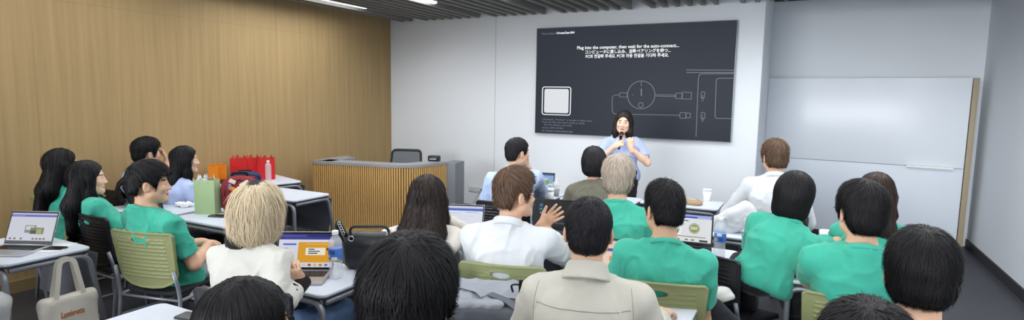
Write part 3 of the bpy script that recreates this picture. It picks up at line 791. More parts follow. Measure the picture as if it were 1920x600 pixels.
# wall outlet
e = empty('wall_outlet', (-4.16, BY, .34)); tag(e, 'white double wall socket plate above the skirting', 'socket')
PLAST = mat('white_plastic', '#dfe3e6', .4)
for dx in (-.075, .075):
    q = MB(); q.box((dx, -.006, 0), (.14, .012, .085), PLAST, bevel=.004)
    for k in (-.02, .02): q.box((dx+k, -.0125, 0), (.006, .002, .018), SKIRT)
    q.build('socket_plate', e)
q = MB(); q.box((.10, -.025, .0), (.03, .04, .03), SKIRT, bevel=.005); q.tube(bend([(.10, -.04, 0), (.08, -.07, -.01), (.02, -.10, -.16), (-.06, -.2, -.335), (-.3, -.3, -.335)], .1), .005, mat('grey_cable', '#9a9c9f', .5), 8)
pc = q.build('power_cable', None, (-4.16, BY-.012, .34)); tag(pc, 'grey power cable with dark plug in the wall socket', 'cable')

# ------------------------------------------------------------------ reception style teacher desk
SLW = mat('oak_slat', '#d8b071', .5, var=.1, vscale=8, stretch=(6, 6, .6)); SLB = mat('oak_back', '#96733f', .6); TOPM = mat('grey_counter', '#9b9da1', .35)
A_, B_, C_, D_ = V(-5.35, 5.05), V(-4.10, 5.32), V(-3.98, 5.92), V(-5.42, 5.62)
HB = .845
e = empty('teacher_counter', (-4.7, 5.5, 0)); tag(e, 'slatted oak teacher counter with grey rounded top', 'counter')
o2 = V(-4.7, 5.5)
def P2(p, z): return (p[0]-o2[0], p[1]-o2[1], z)
path = bend([P2(D_, 0), P2(A_, 0)], .05)[:1]+bend([P2(A_+V(-.01, .12), 0), P2(A_, 0), P2(B_, 0), P2(C_, 0)], .26, 12)
q = MB(); q2 = MB(); acc = 0; sp_ = .0285
for i in range(len(path)-1):
    a, b_ = path[i], path[i+1]; d = (b_-a); L_ = d.length; d.normalize(); n_ = Vector((d.y, -d.x, 0)); ang = math.atan2(d.y, d.x)
    q2.box(tuple((a+b_)/2-n_*.012+Vector((0, 0, .415))), (L_+.01, .02, .81), SLB, ang)
    while acc < L_:
        p = a+d*acc+n_*.008; q.box((p.x, p.y, .44), (.0165, .022, .755), SLW, ang); acc += sp_
    acc -= L_
    q2.box(tuple((a+b_)/2+n_*.004+Vector((0, 0, .03))), (L_+.012, .03, .06), SLW, ang)
q.build('slat_front', e); q2.build('carcass', e)
q = MB(); out = [p for p in path]; 
inn = [Vector(P2(p, 0)) for p in (C_+V(-.30, .05), B_+V(-.33, .17), A_+V(.16, .20), D_+V(.16, .05))]
def topring(off, z):
    r = []
    for i, p in enumerate(out):
        d = (out[min(i+1, len(out)-1)]-out[max(i-1, 0)]).normalized(); r.append((p.x+d.y*off, p.y-d.x*off, z))
    return r+[(p.x, p.y, z) for p in inn[:0]]
o_lo = topring(.022, .82); o_hi = topring(.022, HB+.008)
i_lo = topring(-.22, .82); i_hi = topring(-.22, HB+.008); n_ = len(o_lo)
fs = []
for i in range(n_-1):
    fs += [(i, i+1, n_+i+1, n_+i), (n_+i, n_+i+1, 3*n_+i+1, 3*n_+i), (3*n_+i, 3*n_+i+1, 2*n_+i+1, 2*n_+i), (2*n_+i, 2*n_+i+1, i+1, i)]
fs += [(0, n_, 3*n_, 2*n_), (n_-1, 3*n_-1, 4*n_-1, 2*n_-1)]
q.add(o_lo+o_hi+i_lo+i_hi, fs, TOPM); q.build('counter_top', e)
q = MB(); m_ = (A_+D_)/2-o2; d_ = unit(D_-A_); q.box((m_[0]+.01, m_[1]+.10, .42), (.5, .02, .84), SLB, math.atan2(d_[1], d_[0])); q.box((m_[0]+.02, m_[1]+.10, .84), (.58, .09, .03), TOPM, math.atan2(d_[1], d_[0])); q.build('return_panel', e)
q = MB(); q.box((C_[0]-o2[0]+.02, C_[1]-o2[1]+.15, .42), (.16, .30, .84), mat('grey_laminate', '#7b7f85', .5), .18, bevel=.004); q.build('end_cabinet', e)
# desk phone / speaker on it
q = MB(); q.box((0, 0, .035), (.14, .09, .07), mat('black_plastic', '#1d1e20', .35), bevel=.012); q.box((0, -.0465, .03), (.09, .002, .012), mat('grey_mark', '#b8bcc0', .4))
p = (-4.13, 5.88)
o = q.build('desk_speaker', None, (p[0], p[1], HB+.008), .2); tag(o, 'small black box speaker on the teacher counter', 'speaker')
# ------------------------------------------------------------------ desks
DTOP = mat('desk_laminate', '#d2d9e6', .38, spec=.45, var=.02); DEDGE = mat('desk_edge', '#3c4048', .5); TUBE = mat('grey_tube', '#8c9099', .35, .35, spec=.5); PANEL = mat('desk_panel', '#4d525c', .55, var=.05)
def desk(x0, y0, label, w=.70, d=.45, rz=0, extra=None):
    """near left corner x0, y0; people sit on the near side"""
    R_ = Matrix.Rotation(rz, 3, 'Z'); ctr = Vector((x0, y0, 0))+R_ @ Vector((w/2, d/2, 0))
    if proto_desk and abs(w-.70) < 1e-4:
        e = copy_tree(proto_desk[0]); e.location = ctr; e.rotation_euler = (0, 0, rz)
    else:
        e = empty('desk', ctr, rz)
        q = MB(); q.slab(w, d, .700, .718, .045, DTOP); q.build('tabletop', e)
        q = MB(); q.slab(w-.006, d-.006, .688, .703, .045, DEDGE); q.build('edge_band', e)
        hx, hy = w/2-.018, d/2-.018; zt = .672
        q = MB(); q.tube(bend([(-hx, -hy, 0), (-hx, -hy, zt), (hx, -hy, zt), (hx, -hy, 0)], .07), .0165, TUBE); q.build('leg', e)
        for s in (-1, 1):
            q = MB(); q.tube(bend([(s*hx, -hy+.02, zt), (s*hx, hy, zt), (s*(hx+.0), hy+.10, 0)], .07), .0165, TUBE); q.build('leg', e)
        q = MB(); q.tube([(-hx, hy-.01, zt), (hx, hy-.01, zt)], .013, TUBE); q.build('crossbar', e); q = MB(); q.tube([(-hx, hy+.06, .25), (hx, hy+.06, .25)], .011, TUBE); q.build('crossbar', e)
        q = MB(); T = Matrix.Translation((0, hy+.035, .50)) @ Matrix.Rotation(-.15, 4, 'X'); q.box((0, 0, 0), (2*hx-.03, .008, .33), PANEL, 0, T, bevel=.003); q.build('modesty_panel', e)
        if abs(w-.70) < 1e-4: proto_desk.append(e)
    tag(e, label, 'desk', 'grey tube framed classroom desks'); return e
proto_desk = []
desk(-4.55, 1.42, 'grey classroom desk at far left with a cream tote bag hanging from its end')
desk(-5.05, 2.57, 'grey desk with a crumpled tissue before the two long haired girls in teal')
desk(-4.28, 2.62, 'grey classroom desk with green paper bag and red backpack on it')
desk(-4.73, 3.58, 'empty grey classroom desk standing before the slatted counter')
desk(-5.66, 4.0, 'grey classroom desk turned against the wood wall under the orange bags', rz=-PI/2)
desk(-5.66, 4.22, 'grey classroom desk turned askew under the red gift bags', rz=-.30)
desk(-2.70, 1.93, 'grey classroom desk under the laptop and bottle of the blond student in white')
desk(-2.65, 3.10, 'grey classroom desk in front of the woman with long wavy hair')
desk(-1.87, 2.18, 'grey classroom desk carrying the grey messenger bag')
desk(-1.10, 2.27, 'grey classroom desk in front of the man in the stone jacket')
desk(-1.75, 3.38, 'grey classroom desk in front of the man in white with glasses')
desk(-1.04, 3.40, 'grey classroom desk with water bottle and laptop before the man with undercut hair')
desk(-1.42, 4.25, 'grey classroom desk in front of the ash blond student')
desk(-2.80, 4.80, 'grey classroom desk in the front row with white tumbler and iced drink')
desk(-2.07, 4.98, 'grey classroom desk in the front row before the woman in olive')
desk(-1.36, 5.22, 'grey classroom desk in the front row with paper cup and brown bag')
desk(-.06, 3.36, 'grey classroom desk in front of the bespectacled student in teal at right')
desk(-.05, 2.17, 'grey classroom desk at right behind the bespectacled student')
desk(-.60, 4.22, 'grey classroom desk before the leaning girl, under the white tote bag')
desk(.12, 4.42, 'grey classroom desk in front of the brown haired girl near the whiteboard')
desk(-2.57, 1.07, 'grey classroom desk at bottom left with a patterned phone on it')

# ------------------------------------------------------------------ chairs
GREENP = mat('olive_green_plastic', '#8b9166', .45, spec=.4); BLACKP = mat('black_chair_plastic', '#232429', .4, spec=.45); SEATM = mat('black_seat_pad', '#24252b', .8, bump=.2, bscale=200)
def backrest_mesh(m):
    S = SDF(); w, z0, z1 = .225, .47, .835
    def fn(X, Y, Z):
        t = np.clip((Z-z0)/(z1-z0), 0, 1)
        hw = w*(.93+.10*t); low = z0+.075*np.clip(np.abs(X)/w, 0, 1)**3-.0
        yc = -.205-.055*t+.5*X*X*(1.0)+.0*Z
        plate = np.abs(Y-yc)-.0065-.0035*(np.sin(Z*2*PI/.0245) > .25)*((np.abs(X) < w*.78) & (Z > z0+.06) & (Z < z1-.045))
        bx = np.abs(X)-hw; bz = np.maximum(low-Z, Z-z1)
        d2 = np.maximum(np.maximum(bx, bz), bx+bz+.02) 
        hole = .03-.03*np.sqrt((X/.062)**2+((Z-(z1-.055))/.021)**2)
        rim = np.maximum(np.abs(Y-yc)-.012, np.minimum(np.abs(hole)-.006, 9))
        d = np.maximum(np.maximum(plate, d2), hole)
        edge = np.maximum(np.abs(Y-yc)-.011, np.maximum(d2, -(d2+.012)))
        return np.minimum(np.minimum(d, edge), np.maximum(rim, d2))*.8
    S.add(fn, V(-.26, -.30, z0), V(.26, -.15, z1), .001)
    v, q = S.surf(.0055); return to_mesh('backrest', v, q, [m])
def seat_mesh():
    S = SDF()
    def fn(X, Y, Z):
        zc = .432+.02*(X/.22)**2-.012*np.clip((Y-.08)/.14, 0, 2)**2
        a = np.abs(X)-.215; b = np.abs(Y-.015)-.205; r = .06
        d2 = np.sqrt(np.maximum(a+r, 0)**2+np.maximum(b+r, 0)**2)+np.minimum(np.maximum(a+r, b+r), 0)-r
        return np.maximum(np.abs(Z-zc)-.013, d2)+np.maximum(0, np.minimum(.01+(np.abs(Z-zc)-.013), .01+d2))**2*20
    S.add(fn, V(-.23, -.21, .40), V(.23, .24, .47), .001)
    v, q = S.surf(.007); return to_mesh('seat', v, q, [SEATM])
chair_protos = {}
def chair(x, y, deg, kind, label):
    if kind in chair_protos: e = copy_tree(chair_protos[kind]); e.location = (x, y, 0); e.rotation_euler = (0, 0, math.radians(deg))
    else:
        e = empty('classroom_chair', (x, y, 0), math.radians(deg)); chair_protos[kind] = e
        link('backrest', backrest_mesh(GREENP if kind == 'green' else BLACKP), e); link('seat', seat_mesh(), e)
        for s in (-1, 1):
            q = MB(); q.tube(bend([(s*.215, -.232, .60), (s*.226, -.195, .44), (s*.232, -.245, 0)], .1), .0115, TUBE); q.build('leg', e)
            q = MB(); q.tube(bend([(s*.226, -.20, .405), (s*.222, .20, .41), (s*.226, .225, 0)], .08), .0115, TUBE); q.build('leg', e)
        for p0, p1 in (((-.226, -.2, .405), (.226, -.2, .405)), ((-.222, .16, .405), (.222, .16, .405)), ((-.23, -.215, .16), (-.225, .21, .16)), ((.23, -.215, .16), (.225, .21, .16))):
            q = MB(); q.tube([p0, p1], .0085, TUBE); q.build('stretcher', e)
    tag(e, label, 'chair', 'classroom chairs'); return e

# ------------------------------------------------------------------ laptops
ALU = mat('silver_aluminium', '#b4b7bb', .35, .7); DARKALU = mat('graphite_aluminium', '#3a3c41', .4, .5); KEYS = mat('black_keys', '#17181b', .5); BEZEL = mat('black_bezel', '#0c0d10', .25)
def sc(c, e=.8): return mat('pixels_'+c.strip('#'), '#0c0d10', .3, spec=.35, emit=e, ecol=c)
def laptop(cpos, deg, label, rects, w=.30, d=.21, tilt=108, body=ALU, under=None):
    """hinge centre at cpos; screen faces local -Y"""
    e = empty('laptop', tuple(cpos), math.radians(deg)); tag(e, label, 'laptop', 'open laptops')
    h = .013
    q = MB(); q.slab(w, d, 0, h, .012, body, T=Matrix.Translation((0, -d/2, 0)), bev=.002); bs = q.build('base', e)
    q = MB(); q.box((0, -.065, h+.0006), (w*.86, .085, .0012), KEYS)
    for r in range(5):
        for c in range(13): q.box((-w*.39+c*w*.065, -.031-r*.017, h+.0018), (w*.055, .0135, .0016), BEZEL)
    q.build('keyboard', bs)
    q = MB(); q.box((0, -d+.045, h+.0004), (w*.36, .065, .0008), mat('trackpad', '#a4a7ab', .3, .4) if body is ALU else KEYS); q.build('trackpad', bs)
    T = Matrix.Translation((0, 0, h)) @ Matrix.Rotation(math.radians(90-tilt), 4, 'X') 
    lw, lh = w, d*.97
    q = MB(); q.slab(lw, lh, -.006, 0, .012, body, T=T @ Matrix.Translation((0, 0, lh/2)) @ Matrix.Rotation(-PI/2, 4, 'X'), bev=.002) if 0 else None
    q.box((0, .003, lh/2), (lw, .006, lh), body, 0, T, bevel=.003); ld = q.build('lid', e)
    q = MB(); q.box((0, -.0004, lh/2), (lw*.985, .0012, lh*.965), BEZEL, 0, T)
    bw, bh = lw*.945, lh*.86; z0 = lh*.075; z = 0
    def rect(x0, y0, x1, y1, m, k):
        a = [(-bw/2+x*bw, -.0012-k*.00012, z0+bh*(1-y)) for x, y in ((x0, y1), (x1, y1), (x1, y0), (x0, y0))]; q.add(a, [(0, 1, 2, 3)], m, False, T)
    for k, r in enumerate(rects): rect(r[0], r[1], r[2], r[3], sc(r[4], r[5] if len(r) > 5 else .8), k)
    q.build('display', ld); return e
BROWSER = [(0, 0, 1, 1, '#c9ccd6'), (0, 0, 1, .06, '#b6b9cf'), (0, .06, 1, .13, '#5a58b8'), (.04, .08, .3, .11, '#8684d6')]
S_LEFT = BROWSER+[(.36, .42, .60, .68, '#7a7d80'), (.38, .45, .56, .58, '#c8cbc8'), (.48, .5, .78, .72, '#6f7246'), (.5, .6, .62, .7, '#2d2c26'), (.62, .54, .74, .7, '#97a05c')]+[(x, .85, x+.05, .91, '#66665e') for x in (.06, .16, .3, .56, .64, .72, .8)]+[(0, .95, 1, 1, '#2a2c38')]
S_BLOND = [(0, 0, 1, 1, '#d9dbe6'), (0, 0, 1, .17, '#252a6e'), (.05, .04, .5, .08, '#4a52c0'), (.1, .1, .9, .14, '#3a3f94'), (0, .17, 1, .23, '#dadcf0'), (.08, .29, .32, .34, '#4758c8'), (.1, .42, .18, .44, '#9a9cac'), (.1, .52, .18, .54, '#9a9cac'), (.1, .62, .18, .64, '#9a9cac'), (.1, .74, .15, .8, '#a0522d'),
           (.36, .25, 1, .86, '#dd9f2a'), (.5, .3, .9, .32, '#f0c468'), (.5, .42, .86, .64, '#f0ead8'), (.55, .45, .66, .48, '#2f3a6e'), (.55, .51, .76, .54, '#2f4a8e'), (.55, .57, .72, .6, '#27346e'), (.88, .42, .94, .5, '#5a2a1a')]+[(x, .9, x+.06, .97, c) for x, c in ((.1, '#4f6fc0'), (.2, '#b9852f'), (.36, '#8a8f3f'), (.46, '#d0c8b0'), (.56, '#a05a3a'), (.66, '#e0b050'), (.76, '#c08030'), (.86, '#6a7ab0'))]
S_WOMAN = [(0, 0, 1, 1, '#e3e8f4'), (0, .03, 1, .07, '#c0c8e8'), (0, .09, 1, .19, '#4b64c4'), (.1, .28, .5, .31, '#c2cadf'), (.1, .40, .8, .42, '#d0d6e8'), (.1, .5, .7, .52, '#d0d6e8'), (.6, .24, .9, .27, '#b4bedc')]
S_DARK = [(0, 0, 1, 1, '#14171d', .3), (.12, .15, .20, .27, '#2f6fb0'), (.12, .33, .2, .42, '#1f8a70'), (.14, .5, .22, .58, '#6a78d0'), (.1, .92, .9, .97, '#4c5260')]
S_GREEN = [(0, 0, 1, 1, '#e4e7ea'), (0, 0, 1, .055, '#9fb0ea'), (0, .055, 1, .12, '#3f53b8'), (.72, .065, .98, .11, '#b9c8f4'), (.1, .2, .55, .235, '#4a4c50'), (.08, .36, .42, .72, '#f4f4f2'), (.12, .52, .38, .62, '#8f9a84'), (.2, .6, .36, .68, '#3a3a36'), (.06, .76, .9, .785, '#8a6a3c')]+[(x, .86, x+.06, .91, '#777a74') for x in (.1, .22, .34, .5, .62)]+[(.78, .86, .94, .93, '#3a3c40'), (0, .95, 1, 1, '#23252c')]
S_PINK = [(0, 0, 1, 1, '#e8cbb4'), (0, 0, 1, .22, '#e9c3ae'), (.1, .1, .7, .12, '#d6a48e'), (0, .23, 1, .32, '#343a8c'), (.62, .25, .95, .30, '#6a74c8'), (.3, .46, .62, .60, '#c08a3e'), (.36, .48, .56, .58, '#3a3026'), (0, .93, 1, 1, '#2a2c33')]
S_BLUE = [(0, 0, 1, 1, '#8fb0d8'), (0, 0, 1, .08, '#4a5f9c'), (.1, .2, .8, .9, '#b9cde6'), (.5, .35, .85, .85, '#7fae4a'), (.55, .5, .7, .75, '#c8c03a')]
def onD(x, y, z=.718): p = atZ(x, y, z); return (p[0], p[1], z)
p = onD(52, 463); laptop(p, 26, 'silver laptop on the far left desk, a furniture picture on its screen', S_LEFT, w=.30, d=.215, tilt=112)
p = onD(570, 511); laptop((p[0], p[1], .718), 30, 'silver laptop with orange and purple page beside the clear water bottle', S_BLOND, w=.31, d=.215, tilt=112)
p = onD(862, 440); laptop(p, 22, 'silver laptop with blue and white page before the woman with long wavy hair', S_WOMAN, w=.32, d=.21, tilt=115)
p = onD(1040, 430); laptop((p[0]-.03, p[1]+.03, .718), 12, 'dark laptop with black screen before the man in white with glasses', S_DARK, w=.31, d=.21, tilt=112, body=DARKALU)
p = onD(1283, 463); L5 = laptop(p, 6, 'dark laptop showing a round green emblem, beside the bottle with blue label', S_GREEN, w=.34, d=.22, tilt=104, body=DARKALU)
p = onD(1160, 527); laptop((p[0], p[1], .718), 8, 'dark edged laptop with peach coloured page before the man in the stone jacket', S_PINK, w=.31, d=.215, tilt=108, body=DARKALU)
p = onD(1005, 352, .718); laptop((-2.33, 5.08, .718), 10, 'dark laptop in the front row before the man in pale blue shirt', S_BLUE, w=.31, d=.215, tilt=108, body=DARKALU)
# round emblem on the green laptop page
q = MB(); T = Matrix.Translation((0, 0, .013)) @ Matrix.Rotation(math.radians(90-104), 4, 'X')
def disc(cx_, cz_, r_, m, k):
    q.add([(cx_+r_*math.cos(t), -.0028-k*.0002, cz_+r_*math.sin(t)) for t in [2*PI*i/28 for i in range(28)]], [tuple(range(28))], m, False, T)
disc(.055, .112, .034, sc('#5e7a3c'), 0); disc(.055, .112, .031, sc('#e9ead8'), 1); disc(.055, .112, .028, sc('#8f9a58'), 2)
for i in range(4): q.add([(.036+.010*i+a, -.0036, .104+b_) for a, b_ in ((0, 0), (.006, 0), (.006, .018), (.003, .022), (0, .018))], [(0, 1, 2, 3, 4)], sc('#f0ede0'), False, T)
q.build('emblem', [c for c in L5.children if c.name.startswith('lid')][0])

# ------------------------------------------------------------------ bottles and cups
PET = mat('clear_plastic', '#eef3f7', .08, spec=.8, alpha=.34, bump=.6, bscale=120); CAPW = mat('white_cap', '#eef0f2', .4)
def bottle(loc, label, lab=None, sc_=1.0, lz=(.09, .145)):
    e = empty('water_bottle', loc); tag(e, label, 'bottle', 'plastic water bottles'); e.scale = (sc_,)*3
    q = MB(); pr = [(.001, .004), (.026, 0), (.031, .006)]+[(.0315-.0016*(i % 2), .012+.011*i) for i in range(7)]+[(.0315, .09), (.0315, .145)]+[(.0318-.0012*(i % 2), .15+.01*i) for i in range(3)]+[(.028, .182), (.019, .197), (.0125, .205), (.0125, .214)]
    q.lathe(pr, PET); q.build('bottle_body', e)
    q = MB(); q.lathe([(.0148, .207), (.0152, .209), (.0152, .223), (.0142, .226), (.001, .2265)], CAPW); q.build('cap', e)
    if lab:
        q = MB(); q.lathe([(.0322, lz[0]), (.0325, lz[0]+.001), (.0325, lz[1]-.001), (.0322, lz[1])], lab[0])
        for k, (a0, a1, z0, z1, m) in enumerate(lab[1]):
            n = 8; vs = [(.0329*math.cos(a0+(a1-a0)*i/n), .0329*math.sin(a0+(a1-a0)*i/n), z) for z in (z0, z1) for i in range(n+1)]
            q.add(vs, [(i, i+1, n+2+i, n+1+i) for i in range(n)], m, True)
        q.build('label', e)
    return e
LBLUE = mat('label_blue', '#4d7fd0', .4); LWHITE = mat('label_white', '#e6e9ec', .4); LGOLD = mat('label_gold', '#c7a55a', .4); LNAVY = mat('label_navy', '#2f4fa8', .4)
LB1 = (LBLUE, [(-2.6, -1.7, .104, .116, LWHITE), (-2.5, -1.8, .12, .136, LNAVY), (-1.6, -.9, .12, .138, LNAVY), (-3, -.2, .091, .099, LGOLD), (-1.4, -.6, .092, .108, LWHITE), (-2.4, -1.9, .107, .113, LNAVY)])
LB2 = (LBLUE, [(-3, 0, .138, .144, LWHITE), (-2.0, -1.2, .125, .14, LWHITE), (-2.6, -1.9, .094, .112, LGOLD), (-1.7, -1.0, .098, .118, LNAVY)])
p = onD(630, 521); bottle(p, 'clear water bottle with blue label and white cap beside the black handbag', LB1, 1.12)
p = onD(1348, 482); bottle(p, 'clear water bottle with blue and white label beside the open dark laptop at right', LB2, 1.10)
bottle((-5.16, 4.25, .718), 'small plain water bottle with white cap in front of the red gift bags', None, 1.0)
def put(q, name, loc, rz, label, cat, group=None): return tag(q.build(name, None, loc, rz), label, cat, group)
p = onD(1030, 377)
e = empty('tumbler', p); tag(e, 'white lidded tumbler with carry loop in the front row', 'tumbler')
q = MB(); q.lathe([(.034, 0), (.037, .004), (.043, .10)], CAPW); q.build('cup', e); q = MB(); q.lathe([(.046, .098), (.047, .102), (.046, .118), (.03, .123), (.001, .124)], PLAST); q.tube(bend([(-.02, 0, .12), (-.02, 0, .15), (.02, 0, .158), (.02, 0, .12)], .015), .006, PLAST); q.build('lid', e)
p = onD(1042, 368)
e = empty('iced_drink', p); tag(e, 'clear plastic iced drink cup with domed lid and straw', 'cup')
q = MB(); q.lathe([(.028, 0), (.030, .002), (.042, .10)], PET); q.build('cup', e); q = MB(); q.lathe([(.027, .003), (.036, .07), (.001, .071)], mat('coffee', '#3a2418', .2)); q.build('drink', e)
q = MB(); q.lathe([(.044, .10), (.044, .105), (.04, .125), (.025, .14), (.008, .145)], PET); q.build('lid', e); q = MB(); q.tube([(.0, 0, .02), (.01, 0, .19)], .003, CAPW); q.build('straw', e)
p = onD(1325, 377)
e = empty('paper_cup', p); tag(e, 'white paper coffee cup with lid on the front desk', 'cup')
q = MB(); q.lathe([(.029, 0), (.030, .002), (.041, .105)], CAPW); q.build('cup', e); q = MB(); q.lathe([(.044, .103), (.044, .112), (.039, .114), (.038, .12), (.001, .12)], PLAST); q.build('lid', e)
KRAFT = mat('kraft_paper', '#b09573', .8, var=.12, vscale=20, bump=.4, bscale=25)
def crumple(name, loc, size, m, label, cat, amp=.3, seed=3, h=.01, rz=0):
    S = SDF(); S.box(V(0, 0, size[2]/2), V(*size)/2, None, min(size)*.3, .01)
    v, f = S.surf(h); n = vnormals(v, f); k = min(size)*amp
    v = v+n*((vnoise(v*22, seed)-.5)*k+(np.abs(2*vnoise(v*45, seed+1)-1)-.5)*k*.6)[:, None]; v[:, 2] = np.maximum(v[:, 2], .001)
    return tag(link(name, to_mesh(name, v, f, [m]), None, loc, rz), label, cat)
p = onD(1296, 383); crumple('paper_bag', p, (.20, .13, .04), KRAFT, 'flattened brown paper bag on the front desk by the paper cup', 'bag', .5)
p = onD(346, 387); crumple('tissue', p, (.15, .10, .035), CAPW, 'crumpled white tissue on the left desk behind the lavender shirted girl', 'tissue', .7, 5)

# ------------------------------------------------------------------ phones, papers
def phone(loc, deg, label, case, w=.074, l=.152, lens=False, up=BEZEL):
    e = empty('smartphone', loc, math.radians(deg)); tag(e, label, 'phone', 'smartphones on desks')
    q = MB(); q.slab(w, l, 0, .009, .012, case); q.build('case', e)
    q = MB(); q.slab(w-.007, l-.007, .009, .0096, .010, up, bev=.0002); q.build('back_plate' if lens else 'screen', e)
    if lens:
        q = MB(); q.slab(.036, .038, .0095, .012, .01, case, T=Matrix.Translation((-.014, l/2-.028, 0)))
        for a, b_ in ((-.008, .008), (-.008, -.009), (.008, 0)): q.lathe([(.0075, 0), (.0075, .003), (.0055, .0034), (.001, .003)], BEZEL, 14, Matrix.Translation((-.014+a, l/2-.028+b_, .0118)))
        q.build('camera_bump', e)
    return e
phone(onD(98, 467), -62, 'black smartphone lying on the far left desk', BEZEL)
phone(onD(411, 406), -70, 'dark smartphone in front of the green paper bag', BEZEL)
phone(onD(1346, 490), -20, 'black smartphone at the foot of the bottle with blue and white label', BEZEL)
PAT = mat('patterned_case', '#5a5a60', .4, var=.8, vscale=60)
phone((-2.27, 1.468, .718), -80, 'smartphone in patterned case, lenses up, on the bottom left desk', DARKALU, lens=True, up=PAT)
q = MB(); q.box((0, 0, .002), (.21, .297, .004), CAPW); put(q, 'paper_sheet', onD(75, 466, .7185), -.9, 'white paper sheets under the laptop at far left', 'paper')
q = MB(); q.box((0, 0, .0015), (.21, .297, .003), CAPW); put(q, 'paper_sheet', onD(925, 440), .3, 'white paper lying between the two laptops in the middle row', 'paper')

# ------------------------------------------------------------------ bags
def gift_bag(loc, deg, w, d, h, m, label, cat='bag', group=None, handles=None, tissue=None, hh=.04):
    e = empty('gift_bag', loc, math.radians(deg)); tag(e, label, cat, group)
    q = MB(); t = .004; hw, hd = w/2, d/2
    vs = [(-hw, -hd, 0), (hw, -hd, 0), (hw, hd, 0), (-hw, hd, 0), (-hw, -hd, h), (hw, -hd, h), (hw, hd, h), (-hw, hd, h), (-hw, 0, 0), (hw, 0, 0), (-hw+.012, 0, h), (hw-.012, 0, h)]
    q.add(vs, [(0, 1, 5, 4), (2, 3, 7, 6), (1, 9, 11, 5), (9, 2, 6, 11), (3, 8, 10, 7), (8, 0, 4, 10), (0, 3, 2, 1)], m); q.build('bag_body', e)
    q = MB()
    for s in (-1, 1): q.tube(bend([(-w*.2, s*hd, h-.03), (-w*.2, s*(hd-.01), h+hh), (w*.2, s*(hd-.01), h+hh), (w*.2, s*hd, h-.03)], .05), .003, handles or m, 6)
    q.build('handle', e)
    if tissue:
        q = MB(); r_ = random.Random(4)
        for i in range(14):
            x, y = r_.uniform(-hw*.8, hw*.8), r_.uniform(-hd*.7, hd*.7); a = r_.uniform(0, 3); z = h+r_.uniform(.01, .055); k = .025
            q.add([(x-k*math.cos(a), y-k*math.sin(a), h-.03), (x+k*math.cos(a), y+k*math.sin(a), h-.03), (x+r_.uniform(-.02, .02), y, z)], [(0, 1, 2)], tissue)
        q.build('tissue_filling', e)
    return e
REDP = mat('red_paper', '#d8292c', .5, var=.05); REDT = mat('red_tissue', '#e0564e', .8); ORP = mat('orange_paper', '#e8881c', .5, var=.04); GRP = mat('sage_paper', '#a9c193', .6, var=.03)
yy0 = math.radians(32)
for i, (px, lab) in enumerate(((449, 'red gift bag, leftmost of the three by the wood wall'), (474, 'red gift bag, middle of the three by the wood wall'), (500, 'red gift bag with gold tissue, rightmost of the three by the wood wall'))):
    pp = atD(px, 326, 6.35-.05*(i == 0)); gift_bag((pp[0], pp[1], .718), 46, .17, .10, .235, REDP, lab, 'gift bag', 'red gift bags', handles=mat('gold_cord', '#b79a55', .4), tissue=REDT)
for px, lab in ((401, 'small orange gift bag, left of the pair by the wood wall'), (415.5, 'small orange gift bag, right of the pair by the wood wall')):
    pp = atX(px, 329, -5.48); gift_bag((pp[0], pp[1], .718+.04), 50, .095, .08, .15, ORP, lab, 'gift bag', 'orange gift bags', hh=.012)
q = MB(); q.box((0, 0, .02), (.36, .20, .04), mat('maroon_box', '#4a1c22', .5), bevel=.004); pp = atX(409, 329, -5.50); put(q, 'flat_box', (pp[0], pp[1], .718), math.radians(50), 'flat dark maroon box under the two orange gift bags', 'box')
p = onD(398, 401); gift_bag((p[0]-.05, p[1]+.0, .718), 24, .165, .085, .27, GRP, 'sage green paper bag with white tag on the desk', 'paper bag', handles=mat('grey_ribbon', '#8b8f93', .5), tissue=CAPW, hh=.018)
# backpack with patches
def backpack(loc, deg, label, m, h=.42, w=.31, d=.18, patches=(), dark=BLACKC, flop=0):
    e = empty('backpack', loc, math.radians(deg)); tag(e, label, 'backpack')
    S = SDF(); S.box(V(0, 0, h*.45), V(w/2, d/2, h*.45), rotm(0, flop, 0), .07, .02); S.ell(V(0, -.01, h*.72), V(w*.46, d*.46, h*.27), rotm(0, flop, 0), .05); S.box(V(0, -d*.5, h*.28), V(w*.40, .05, h*.22), rotm(0, flop, 0), .035, .02)
    ob = link('pack_body', sdf_mesh('pack', S, .012, [m], .010, (8, 8, 8), 4), e)
    q = MB(); q.tube(bend([(-.05, d*.4, h*.88), (-.06, d*.35, h*1.06), (.06, d*.35, h*1.06), (.05, d*.4, h*.88)], .05), .012, dark, 8); q.build('grab_handle', e)
    q = MB(); q.tube([(-w*.42, -d*.42, h*.5), (-w*.38, -d*.44, h*.76), (0, -d*.46, h*.93), (w*.38, -d*.44, h*.76), (w*.42, -d*.42, h*.5)], .005, dark, 6); q.build('zip', e)
    for s in (-1, 1):
        q = MB(); q.tube(bend([(s*.08, d*.45, h*.85), (s*.11, d*.85, h*.55), (s*.12, d*.5, .04)], .15), .016, dark, 8); q.build('shoulder_strap', e)
    for k, (x, z, pw, ph, a, c) in enumerate(patches):
        q = MB(); T = Matrix.Translation((x, -d*.5-.056 if z < h*.5 else -d*.5-.012, z)) @ Matrix.Rotation(a, 4, 'Y'); q.box((0, 0, 0), (pw, .012, ph), mat('patch_'+c.strip('#'), c, .7), 0, T, bevel=.003); q.build('patch', e)
    return e
p = onD(440, 398)
